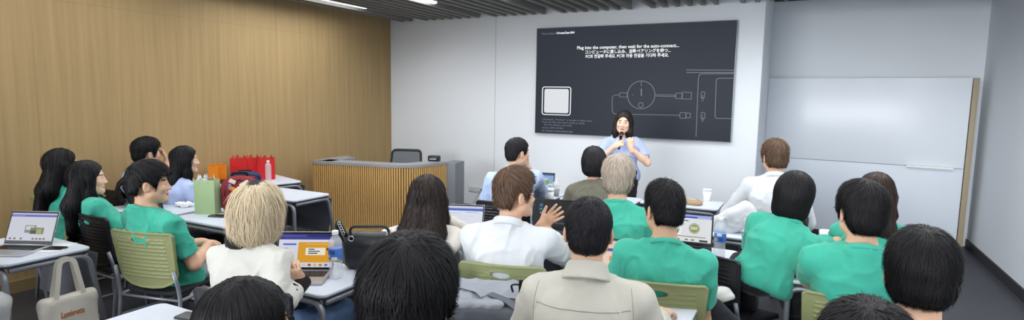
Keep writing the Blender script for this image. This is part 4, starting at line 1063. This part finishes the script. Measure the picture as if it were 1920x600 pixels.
backpack((p[0]+.02, p[1]+.04, .718), 52, 'dark red backpack covered in small coloured patches beside the green bag', mat('maroon_nylon', '#7e2026', .7, bump=.2), .29, .26, .15,
         [(-.05, .26, .05, .03, .5, '#d8cfc0'), (.03, .245, .07, .018, -.5, '#d9d4c8'), (-.03, .19, .10, .03, .5, '#e0852f'), (-.02, .14, .10, .032, .35, '#3f6fc0'), (.03, .09, .06, .04, .4, '#d98a3a'), (-.04, .07, .08, .03, .5, '#e3ded2'), (.05, .16, .05, .05, 0, '#b5342c'), (-.07, .22, .02, .045, .1, '#5a86c8')])
backpack((-5.02, 3.86, .718), 60, 'dark blue and red rucksack with loose straps behind the red backpack', mat('navy_nylon', '#2a3260', .7, bump=.2), .15, .28, .15, [(.02, .11, .10, .03, .2, '#a82a2c')], flop=.3)
backpack((-4.98, 2.80, .718), 150, 'soft black backpack slumped on the left desk behind the long haired girls', mat('black_nylon', '#17181d', .7, bump=.2), .27, .36, .2, flop=-.25)
# black handbag
LEA = mat('black_grain_leather', '#1e2026', .38, bump=.15, bscale=220, spec=.5); SILV = mat('silver_metal', '#c8c8c8', .2, .9)
p = onD(690, 508)
e = empty('handbag', (p[0]-.02, p[1]+.06, .718), math.radians(28)); tag(e, 'black leather handbag with looped handle beside the water bottle', 'handbag')
S = SDF(); S.box(V(0, 0, .09), V(.155, .06, .09), None, .045, .02); S.box(V(0, 0, .15), V(.135, .045, .05), None, .04, .03); link('bag_body', sdf_mesh('hb', S, .008, [LEA], .006, (8, 8, 8), 8), e)
q = MB(); q.tube(bend([(-.10, -.05, .17), (-.11, -.06, .245), (.10, -.06, .25), (.11, -.05, .17)], .1), .0075, LEA); q.build('handle', e)
q = MB(); q.tube(bend([(-.14, 0, .17), (-.19, .02, .26), (-.21, .04, .22), (-.17, .06, .1)], .05), .012, LEA, 8); q.build('shoulder_strap', e)
q = MB()
for x in (-.10, .11): q.tube([(x+.014*math.cos(t), -.062, .178+.014*math.sin(t)) for t in [2*PI*k/14 for k in range(14)]], .0035, SILV, 6, None, True)
for k in range(5): q.tube([(-.15-.006*k+.008*math.cos(t), -.03, .20+.014*k+.008*math.sin(t)) for t in [2*PI*j/10 for j in range(10)]], .0025, SILV, 6, None, True)
q.build('ring_chain', e)
# grey messenger bag
GN = mat('grey_nylon', '#8f949d', .6, var=.08, bump=.2, bscale=120); GD = mat('grey_nylon_dark', '#5a5e67', .6)
p = atZ(910, 567, .77)
e = empty('messenger_bag', (p[0], p[1], .718), math.radians(22)); e.scale = (1, 1, .82); tag(e, 'grey messenger bag with black clip and loose strap lying on a desk', 'bag')
S = SDF(); S.box(V(0, .02, .045), V(.21, .14, .045), None, .025, .02); link('bag_body', sdf_mesh('mb', S, .008, [GD], .008, (8, 8, 8), 9), e)
S = SDF(); S.box(V(-.02, .06, .10), V(.19, .10, .022), rotm(0, .12, .05), .018, .02); S.box(V(-.06, -.05, .085), V(.15, .07, .02), rotm(0, -.15, 0), .016, .02); S.ell(V(-.05, 0, .10), V(.09, .06, .03), None, .02); link('flap', sdf_mesh('mf', S, .007, [GN], .012, (12, 12, 12), 12), e)
q = MB(); q.tube([(-.2, -.105, .06), (0, -.115, .075), (.2, -.10, .065)], .004, SKIRT, 6); q.tube([(-.2, -.05, .10), (0, -.03, .115), (.2, -.04, .1)], .004, SKIRT, 6); q.build('zip', e)
q = MB()
W_ = [(.02, -.02, .125), (.10, -.07, .115), (.17, -.12, .08), (.23, -.165, .03), (.25, -.21, -.06), (.25, -.22, -.2)]
vs = []; [vs.extend([(x-.012, y-.018, z), (x+.012, y+.018, z)]) for x, y, z in W_]
q.add(vs, [(2*i, 2*i+1, 2*i+3, 2*i+2) for i in range(len(W_)-1)], GD, True)
W_ = [(-.18, -.02, .12), (-.10, .02, .135), (-.03, -.03, .14), (.0, -.05, .12)]; vs = []; [vs.extend([(x-.01, y-.015, z), (x+.01, y+.015, z)]) for x, y, z in W_]; q.add(vs, [(2*i, 2*i+1, 2*i+3, 2*i+2) for i in range(len(W_)-1)], GN, True); q.build('strap', e)
q = MB(); q.tube(bend([(.12, .02, .12), (.11, .02, .16), (.15, .02, .165), (.15, .02, .12)], .015), .005, BEZEL, 8); q.box((.155, .02, .16), (.02, .012, .06), BEZEL, 0, bevel=.004); q.build('clip', e)
q = MB(); q.box((0, 0, .008), (.36, .28, .016), mat('pale_grey_sleeve', '#b4b9c2', .7), bevel=.006); put(q, 'laptop_sleeve', (-1.49, 2.50, .7185+.098), .1, 'pale grey flat sleeve lying behind the messenger bag', 'sleeve') if 0 else None
# cream tote bag hanging from the far left desk
CANV = mat('cream_canvas', '#cfcac0', .85, var=.04, bump=.2, bscale=200); ORT = mat('orange_print', '#b9692e', .7)
e = empty('tote_bag', (-3.80, 1.70, .20), PI/2); tag(e, 'cream canvas tote bag with orange lettering hanging from the far left desk', 'tote bag')
S = SDF(); S.box(V(0, 0, .13), V(.15, .035, .15), None, .03, .02); link('bag_body', sdf_mesh('tb', S, .01, [CANV], .010, (7, 7, 7), 14), e)
for s in (-1, 1):
    q = MB(); P_ = bend([(-.075, s*.03, .24), (-.035, s*.016, .49), (.035, s*.016, .49), (.075, s*.03, .24)], .05, 8); vs = []
    for i, pt in enumerate(P_):
        t = (P_[min(i+1, len(P_)-1)]-P_[max(i-1, 0)]).normalized(); nrm_ = Vector((t.z, 0, -t.x)); vs += [pt+nrm_*.013, pt-nrm_*.013]
    q.add(vs, [(2*i, 2*i+1, 2*i+3, 2*i+2) for i in range(len(P_)-1)], CANV, True); q.build('strap', e)
t = text_mesh('lettering', 'Lambretta', .05, ORT, e, (.0, -.0435, .175), (PI/2, 0, 0), 'CENTER', .001, .12)
# white tote slung over the leaning girl's desk
p = onD(1388, 436)
e = empty('tote_bag', p, math.radians(8)); tag(e, 'white cloth tote bag with long straps on the desk of the leaning girl', 'tote bag')
S = SDF(); S.box(V(-.07, 0, .10), V(.20, .07, .10), rotm(0, 0, -.5), .05, .03); S.box(V(.0, 0, .16), V(.12, .05, .07), rotm(0, 0, -.7), .04, .05); e.scale = (.82, .82, .82); link('bag_body', sdf_mesh('wt', S, .009, [WHITE], .02, (8, 8, 8), 21), e)
for s in (0, 1):
    q = MB(); P_ = bend([(.0+.02*s, -.07, .17), (.06, -.1-.02*s, .05), (.10, -.16-.05*s, -.03), (.10+.03*s, -.20, -.12), (.15, -.16, .02), (.13, -.06, .15)], .08, 8); vs = []
    for pt in P_: vs += [pt+Vector((-.012, 0, .004)), pt+Vector((.012, 0, -.004))]
    q.add(vs, [(2*i, 2*i+1, 2*i+3, 2*i+2) for i in range(len(P_)-1)], WHITE, True); q.build('strap', e)
backpack((-.06, 4.47, .718), 170, 'black bag standing beside the white tote on the desk', BLACKP, .19, .2, .13)
# mesh office chair behind the counter
e = empty('office_chair', (-4.66, 5.86, 0), math.radians(200)); tag(e, 'black mesh office chair behind the teacher counter', 'chair')
pp = atY(764, 292, 5.95); e.location = (pp[0], 5.80, 0)
S = SDF()
def fnb(X, Y, Z):
    zz = np.clip((Z-.55)/.42, 0, 1); hw = .235-.03*zz; bx = np.abs(X)-hw; bz = np.abs(Z-.76)-.20; r = .06
    d2 = np.sqrt(np.maximum(bx+r, 0)**2+np.maximum(bz+r, 0)**2)+np.minimum(np.maximum(bx+r, bz+r), 0)-r
    yc = -.22-.08*zz+.6*X*X
    return np.maximum(np.abs(Y-yc)-.014, np.maximum(d2, -(d2+.03)))
S.add(fnb, V(-.25, -.36, .5), V(.25, -.15, .97), .001); link('back_frame', sdf_mesh('bf', S, .008, [BLACKP]), e)
S = SDF()
def fnm(X, Y, Z):
    zz = np.clip((Z-.55)/.42, 0, 1); hw = .215-.03*zz; yc = -.22-.08*zz+.6*X*X
    return np.maximum(np.abs(Y-yc)-.005, np.maximum(np.abs(X)-hw, np.abs(Z-.76)-.185))
S.add(fnm, V(-.25, -.36, .5), V(.25, -.15, .97), .001); link('mesh_back', sdf_mesh('bm', S, .008, [mat('grey_mesh', '#6b6f74', .7)]), e)
S = SDF(); S.box(V(0, .02, .47), V(.24, .23, .04), None, .035, .01); link('seat', sdf_mesh('os', S, .012, [SEATM]), e)
q = MB(); q.tube([(0, 0, .06), (0, 0, .45)], .03, BEZEL); q.tube(bend([(0, -.05, .43), (0, -.24, .44), (0, -.25, .62)], .08), .02, BEZEL)
for k in range(5): a = 2*PI*k/5; q.tube([(0, 0, .10), (.28*math.cos(a), .28*math.sin(a), .06)], .02, BEZEL, 8); q.lathe([(.001, 0), (.025, .005), (.025, .05), (.001, .055)], BEZEL, 12, Matrix.Translation((.28*math.cos(a), .28*math.sin(a), 0)))
q.build('base', e)
# ------------------------------------------------------------------ the people and their chairs
def sit(info, kind, label, dx=0, dy=.03, turn=0):
    if info['ctop'] is not None: dy = .262-info['cgap']
    a = info['byaw']; p = info['O']+info['Rb']@V(dx, dy, 0); return chair(p[0], p[1], math.degrees(a)+turn, kind, label)
SG = 'seated audience'
LONG = dict(kind='long', front=(-1, 1), open=.068, len=.42, strandL=.34, jit=.09, lift=.003, w=.0017, n=2200, top=.016, side=.008, h=.007)
def L_(**k): d = dict(LONG); d.update(k); return d
def S_(**k): d = dict(kind='short'); d.update(k); return d
UPH = lambda W: W
# far left table
i = person('person in loose white sleeve at the left edge with chin propped on a hand', (-3.98, 1.10, 1.13), -10, 5, top=WHITE, sleeve='half', trousers=LGREYP, skin='skin', male=False, hair=L_(), seed=2, arms={1: dict(world=atD(-12, 388, 3.12), pole=(.6, .4, -1), hd=(-.2, .1, 1), hn=(.6, .6, 0)), -1: dict(w=V(-.15, .40, .76))}, lean=.10, group=SG)
sit(i, 'black', 'black chair at the left edge under the person with white sleeve')
i = person('girl in teal shirt with very long black hair, nearest the left wood wall', (116, 309, 4.4), -8, 4, ctop=(82, 372), top=TEAL, male=False, colour='black', hair=L_(len=.48, sway=(-.06, -.02, 0)), seed=3, lean=.14, dens=.6, group=SG, legs={}, sc=1.02)
sit(i, 'green', 'green chair behind the left girl by the wood wall')
i = person('girl in teal shirt with long black hair, face in profile, behind the far left laptop', (165, 334, 4.0), -32, -10, ctop=(154, 401), cgap=.37, arms={1: dict(w=V(.13, .06, .64)), -1: dict(w=V(-.13, .08, .64))}, top=TEAL, male=False, skin='skin_fair', hair=L_(len=.46), seed=4, lean=.05, dens=.8, group=SG, fine=.004)
sit(i, 'black', 'black chair under the girl in profile at left', turn=8)
i = person('man in teal shirt with black hair sitting on the green chair at left, hands clasped', (280, 344, 3.5), -34, 2, ctop=(246, 433), cgap=.335, top=TEAL, trousers=GREYP, skin='skin', hair=S_(top=.030, side=.008, lift=.010, fringe=.004, nape=-.05, strandL=.08, comb=(0, .4, 0), n=2600), seed=5, lean=.02, fine=.004, group=SG, shoes=SHOEB,
           arms={1: dict(w=V(.10, .10, .665), hd=(-.6, 1, -.15), hn=(.3, .3, 1), pole=(.6, -.4, -1), curl=.7), -1: dict(w=V(-.05, .15, .65), hd=(.6, 1, -.1), hn=(-.3, .2, 1), pole=(-.6, -.4, -1), curl=.7)})
cman = i
sit(i, 'green', 'green slotted chair in clear view at left under the man with clasped hands', turn=11, dy=0)
i = person('man in lavender shirt with black hair, hand raised to his face, by the left wall', (276, 287, 5.2), -8, 0, top=LAV, hair=S_(top=.035, side=.016, nape=-.085, lift=.01), seed=6, lean=.10, dens=.6, group=SG, arms={1: dict(rel=(.05, .145, -.10), pole=(.8, .2, -.8), hd=(-.5, .1, .9), hn=(.3, .9, .1), curl=.5), -1: dict(w=V(-.1, .42, .76))})
sit(i, 'black', 'black chair under the man with a hand at his face')
i = person('girl in lavender shirt with long straight black hair looking right, by the wood wall', (347, 300, 5.0), -30, -8, top=LAV, male=False, skin='skin_fair', hair=L_(len=.52), seed=7, lean=.05, dens=.6, group=SG, fine=.004)
sit(i, 'black', 'black chair behind the girl in lavender')
# blond in white
PLATH = dict(kind='bob', len=.055, top=.026, side=.020, strandL=.20, jit=.17, lift=.022, w=.0015, n=9000, zrel=-.165, h=.007, open=.07, fringe=.02)
i = person('blond student with dark roots in white and black striped jacket typing on a laptop', (484, 394, 2.7), 26, 5, pelvis=(-2.27, 1.80), nk=(-.055, 0), top=CREAM, sleeve='long', male=False, colour='platinum', hair=dict(PLATH, roots='soft_black'), trousers=JEANS, seed=8, lean=.12, collar=BLACKC, sw=.175, build=1.03, group=SG, pitch=-4,
           arms={1: dict(world=atZ(564, 530, .80), to=atZ(545, 500, .895), nw=(.35, -.7, .6), pole=(.6, -.3, -1), curl=.85, fine=.004), -1: dict(world=atZ(515, 528, .765), to=atZ(522, 508, .75), nw=(0, 0, 1))})
root = i['root']; Sh, E_, W_, A_ = i['J'][1]
u = unit(W_-E_); ux = unit(np.cross(u, V(0, 0, 1))); uz = np.cross(ux, u); Ru = np.stack([ux, uz, u], 1)
C = SDF(); C.torus(E_+(W_-E_)*.97, Ru, .034, .008, .004, 1, .026); link('cuff', sdf_mesh('cuff', C, .006, [BLACKC]), root)
for k in (.60, .68, .76):
    C = SDF(); C.torus(E_+(W_-E_)*k, Ru, .0475-.0185*(k-.3), .006, .004, 1, .004); link('sleeve_stripe', sdf_mesh('stripe', C, .005, [BLACKC]), root)
C = SDF(); C.torus(i['N']+V(0, 0, .012), np.eye(3), .068, .012, .004, 1, .016); link('stand_collar', sdf_mesh('collar', C, .006, [BLACKC]), root)
sit(i, 'black', 'black chair behind the blond student, only its low back visible', turn=14, dx=.08, dy=.0)
# foreground heads
i = person('person with glossy straight black hair at the very bottom, left of centre', (468, 612, 1.5), -24, 4, top=NAVY, male=False, skin='skin', colour='black', hair=dict(kind='bob', len=.06, top=.016, side=.012, strandL=.2, jit=.06, lift=.002, w=.0012, n=5200, h=.006, open=.078), seed=9, lean=.08, dens=1, group=SG, glasses=METALD, arms={1: dict(w=V(.14, .38, .60)), -1: dict(w=V(-.14, .38, .60))})
sit(i, 'black', 'black chair under the person with glossy straight hair at bottom')
i = person('person with thick tousled black hair and glasses in the foreground centre', (770, 561, 1.3), 14, 20, top=NAVY, skin='skin', colour='black', hair=S_(kind='short', top=.038, side=.024, nape=-.10, overear=True, lift=.010, strandL=.10, w=.0010, n=11000, jit=.18, part=.3, fringe=.01), seed=10, lean=.06, group=SG, glasses=METALD)
sit(i, 'black', 'black chair under the person with tousled black hair')
i = person('person with thick black hair showing a crown whorl, in the right foreground', (1726, 516, 1.72), -6, -4, top=WHITE, skin='skin', colour='black', hair=S_(top=.032, side=.013, nape=-.065, earz=.03, lift=.008, strandL=.08, w=.0010, n=10000, jit=.15, overear=False), seed=11, lean=.06, group=SG)
sit(i, 'black', 'black chair under the person with a crown whorl in the right foreground')
i = person('dark haired person whose head top just shows at the bottom right edge', (1622, 684, 1.25), -4, 0, top=NAVY, colour='black', hair=S_(top=.03, side=.02, lift=.008, strandL=.08, w=.0013, n=4500), seed=12, lean=.06, group=SG)
sit(i, 'black', 'black chair under the person at the bottom right edge')
# middle
i = person('woman in cream blouse with long wavy dark brown hair, chin on her hand', (803, 370, 3.15), 14, 24, top=BLOUSE, sleeve='long', male=False, colour='dark_brown', hair=L_(len=.46, curl=.5, w=.0019, jit=.14, n=3000, wave=1.2, lift=.012, strandL=.28, wid=.062), seed=13, lean=.12, group=SG, glasses=METALD, arms={1: dict(rel=(.075, .15, -.16), pole=(1, .35, -.55), hd=(-.4, .1, 1), hn=(.6, .7, 0), curl=.7), -1: dict(w=V(-.15, .38, .77))}, fold=.014)
sit(i, 'black', 'black chair under the woman with wavy hair')
i = person('man in white shirt and glasses with brown hair, smiling in profile and gesturing', (966, 364, 3.0), -34, 14, ctop=(938, 497), top=WHITE, skin='skin', colour='brown', hair=S_(top=.034, side=.007, nape=-.055, lift=.014, strandL=.075, jit=.25, n=3000, comb=(0, .2, .3)), seed=14, lean=.10, group=SG, glasses=METALD, fine=.004, sleeve='half', collar='shirt', build=1.04, nk=(0, -.01),
           arms={1: dict(world=atD(1016, 421, 3.32), to=atD(1050, 395, 3.24), nw=(.3, -.9, .2), pole=(.9, -.2, -.8), curl=.15, fine=.004, point=(0, 1))})
sit(i, 'green', 'green slotted chair behind the man in white with glasses', dy=0)
i = person('man in pale blue shirt with dark hair, hand at chin, in the front row', (971, 286, 5.0), -30, 12, top=SKYB, sleeve='half', skin='skin', colour='soft_black', hair=S_(top=.016, side=.009, nape=-.07, strandL=.045, lift=.004), seed=15, lean=.14, group=SG, build=1.06, sw=.19, collar='shirt', fold=.014, arms={1: dict(rel=(.05, .13, -.13), pole=(.5, .3, -1), hd=(-.4, .1, .9), hn=(.5, .8, 0), curl=.8), -1: dict(w=V(-.15, .38, .77))})
sit(i, 'black', 'black chair under the man in pale blue shirt', dy=-.01)
i = person('woman in olive top with glossy black bob in the front row', (1113, 305, 4.7), 34, 24, top=OLIVE, sleeve='half', male=False, colour='soft_black', hair=dict(kind='bob', len=0, top=.024, side=.018, strandL=.10, jit=.05, lift=.002, n=2200, h=.007, zrel=-.105), seed=16, lean=.10, group=SG, build=1.06, collar=False, dens=.8)
sit(i, 'black', 'black chair under the woman in olive top')
i = person('student in teal shirt with short ash blond hair seen from behind', (1159, 334, 3.6), 14, 16, top=TEAL, colour='ash_blond', hair=S_(top=.036, side=.018, nape=-.105, lift=.010, strandL=.085, jit=.2, n=2600), seed=17, lean=.08, group=SG)
sit(i, 'green', 'green slotted chair behind the ash blond student')
i = person('woman presenter in lavender shirt standing before the screen with a microphone', (1169, 229, 6.0), 192, 196, top=LAV, male=False, skin='skin_fair', colour='dark_brown', stand=True, trousers=BLACKC, shoes=SHOEW, fine=.0036, lean=-.05, seed=18, hem=-.015,
           hair=L_(len=.21, wid=.045, strandL=.18, n=2200, open=.066, part=.4), arms={1: dict(rel=(.085, .20, -.245), pole=(.9, -.3, -.8), hd=(-.75, .25, .5), hn=(.5, .75, .35), curl=1.0, fine=.004), -1: dict(rel=(-.085, .22, -.255), pole=(-.9, -.3, -.8), hd=(.1, .05, 1), hn=(-.3, .9, .1), curl=.9, fine=.004)}, pitch=-2, roll=-4)
pres = i
o_ = i['O']; Rb = i['Rb']; c_ = i['c']
def wp(*a): return o_+Rb@(c_+V(*a))
m0, m1 = wp(.035, .225, -.265), wp(.012, .135, -.095)
e = empty('microphone', tuple((m0+m1)/2)); tag(e, 'black handheld microphone held by the presenter', 'microphone')
q = MB(); d_ = m1-m0; q.tube([tuple(-d_/2), tuple(-d_*.1), tuple(d_*.28)], [.011, .013, .016], BEZEL, 12); q.build('handle', e)
q = MB(); q.tube([tuple(d_*.28), tuple(d_*.30), tuple(d_*.40), tuple(d_*.48), tuple(d_*.52)], [.017, .021, .023, .018, .006], mat('mic_mesh', '#2b2b2e', .5, .5), 12); q.build('grille', e)
q = MB(); q.tube([tuple(d_*.25), tuple(d_*.30)], .0195, mat('orange_ring', '#b0652d', .5), 12); q.build('ring', e)
q = MB()
for k in range(5): q.add([(-.052+.021*k, 0, -.012), (-.043+.021*k, 0, -.012), (-.037+.021*k, 0, .012), (-.046+.021*k, 0, .012)], [(0, 1, 2, 3)], CAPW)
q.add([(-.056, 0, -.017), (.052, 0, -.017), (.051, 0, -.013), (-.057, 0, -.013)], [(0, 1, 2, 3)], CAPW)
q.build('shirt_print', i['root'], tuple(c_+V(-.045, .128, -.315)))
i = person('man in stone coloured jacket with cropped dark hair, back turned, at the centre front', (1103, 433, 2.15), 20, 14, top=JACKET, sleeve='long', skin='skin', colour='soft_black', hair=S_(top=.014, side=.007, nape=-.075, strandL=.03, lift=.004, w=.0012, n=6500, jit=.3), seed=20, lean=.10, group=SG, build=1.0, sw=.178, collar='stand', fold=.012,
           arms={1: dict(world=atZ(1236, 588, .768), to=atZ(1282, 568, .735), nw=(.1, -.2, 1), pole=(.35, -.4, -1), curl=.55, fine=.004), -1: dict(w=V(-.16, .42, .76))})
SEAMM = mat('seam_stone', '#9a988e', .9)
zb = i['N'][2]-.085
seam_on(i, 'long_sleeved_top', [(x/100, zb-.12*(x/100)**2*2) for x in range(-17, 18)], SEAMM, .0016, 'yoke_seam')
for q_ in (-1, 1): seam_on(i, 'long_sleeved_top', [(q_*(.168+.012*math.sin(k/3)), zb+.06-k*.022) for k in range(10)], SEAMM, .0014, 'sleeve_seam')
sit(i, 'black', 'black chair under the man in the stone jacket')
i = person('man in teal shirt with undercut black hair, face turned left, in the middle row', (1244, 393, 2.8), 42, 12, ctop=(1232, 530), top=TEAL, skin='skin', colour='black', hair=S_(top=.034, side=.005, nape=-.05, lift=.010, strandL=.07, n=3400, comb=(0, .2, .2)), seed=21, lean=.10, group=SG, build=1.0, sw=.180, shoes=SHOEW, trousers=DARKP,
           arms={1: dict(w=V(.13, .27, .62), pole=(.3, -.4, -1)), -1: dict(w=V(-.13, .27, .62))}, legs={1: dict(world=atD(1302, 548, 3.0), pole=(1, .6, .2), foot=(.9, .25, .35), footup=(-.3, -.2, 1))})
sit(i, 'green', 'green slotted chair behind the man with undercut hair', dy=0)
i = person('man in white shirt with fluffy brown hair near the whiteboard', (1452, 295, 4.6), 26, 6, top=WHITE, sleeve='long', colour='brown', hair=S_(top=.036, side=.012, nape=-.06, lift=.014, strandL=.085, jit=.3, n=2600, fringe=.01), seed=22, lean=.08, group=SG, collar='shirt', fold=.016, build=.96, arms={-1: dict(w=V(-.13, .30, .75), pole=(-.8, -.3, -.6)), 1: dict(w=V(.14, .38, .77))})
sit(i, 'black', 'black chair under the man with fluffy brown hair')
pv = atD(1424, 500, 3.2)
i = person('girl in teal shirt with chin length black hair leaning over to the right', (1489, 364, 3.2), -8, -8, top=TEAL, male=False, colour='black', hair=dict(kind='bob', len=.06, top=.020, side=.012, strandL=.2, jit=.05, lift=.002, n=3000, h=.007, zrel=-.16), seed=23, group=SG, pelvis=(pv[0], pv[1], .66), roll=8, trousers=DARKP, shoes=SHOEB, build=.92, hem=.02,
           arms={1: dict(world=atD(1604, 440, 3.5), to=atD(1650, 446, 3.6), pole=(.2, -.6, -1)), -1: dict(w=V(.0, .42, .80))}, legs={1: dict(an=(.14, .06, .10), pole=(.3, 1, 0)), -1: dict(an=(-.08, -.06, .10), pole=(-.1, 1, 0))})
sit(i, 'black', 'black chair under the leaning girl', dx=-.17, dy=.05, turn=-22)
i = person('man in teal shirt and black framed glasses seen from behind at right', (1614, 398, 2.5), 22, 2, top=TEAL, colour='black', hair=S_(top=.028, side=.014, nape=-.075, lift=.008, strandL=.075, n=5000, w=.0013), seed=24, lean=.06, group=SG, glasses=METALD, build=.98, sw=.175, collar=True, ctop=(1616, 561), cgap=.31, arms={-1: dict(w=V(-.18, .27, .77), pole=(-.15, -.15, -1)), 1: dict(w=V(.14, .34, .74))})
q = MB(); q.tube([tuple(i['N']+V(.064*math.cos(t), .008+.066*math.sin(t), .016+.012*math.sin(t+3.4))) for t in [2*PI*k/28 for k in range(28)]], .0018, mat('red_cord', '#8e2b25', .6), 6, None, True); q.build('neck_cord', i['root'])
sit(i, 'green', 'green slotted chair under the man with black framed glasses', dy=0)
i = person('girl in teal shirt with brown shoulder length hair by the whiteboard', (1643, 363, 3.3), -12, -4, top=TEAL, male=False, colour='chestnut', hair=L_(len=.26, strandL=.26, n=2600, wid=.05), seed=25, lean=.08, group=SG)
sit(i, 'black', 'black chair under the brown haired girl by the whiteboard')
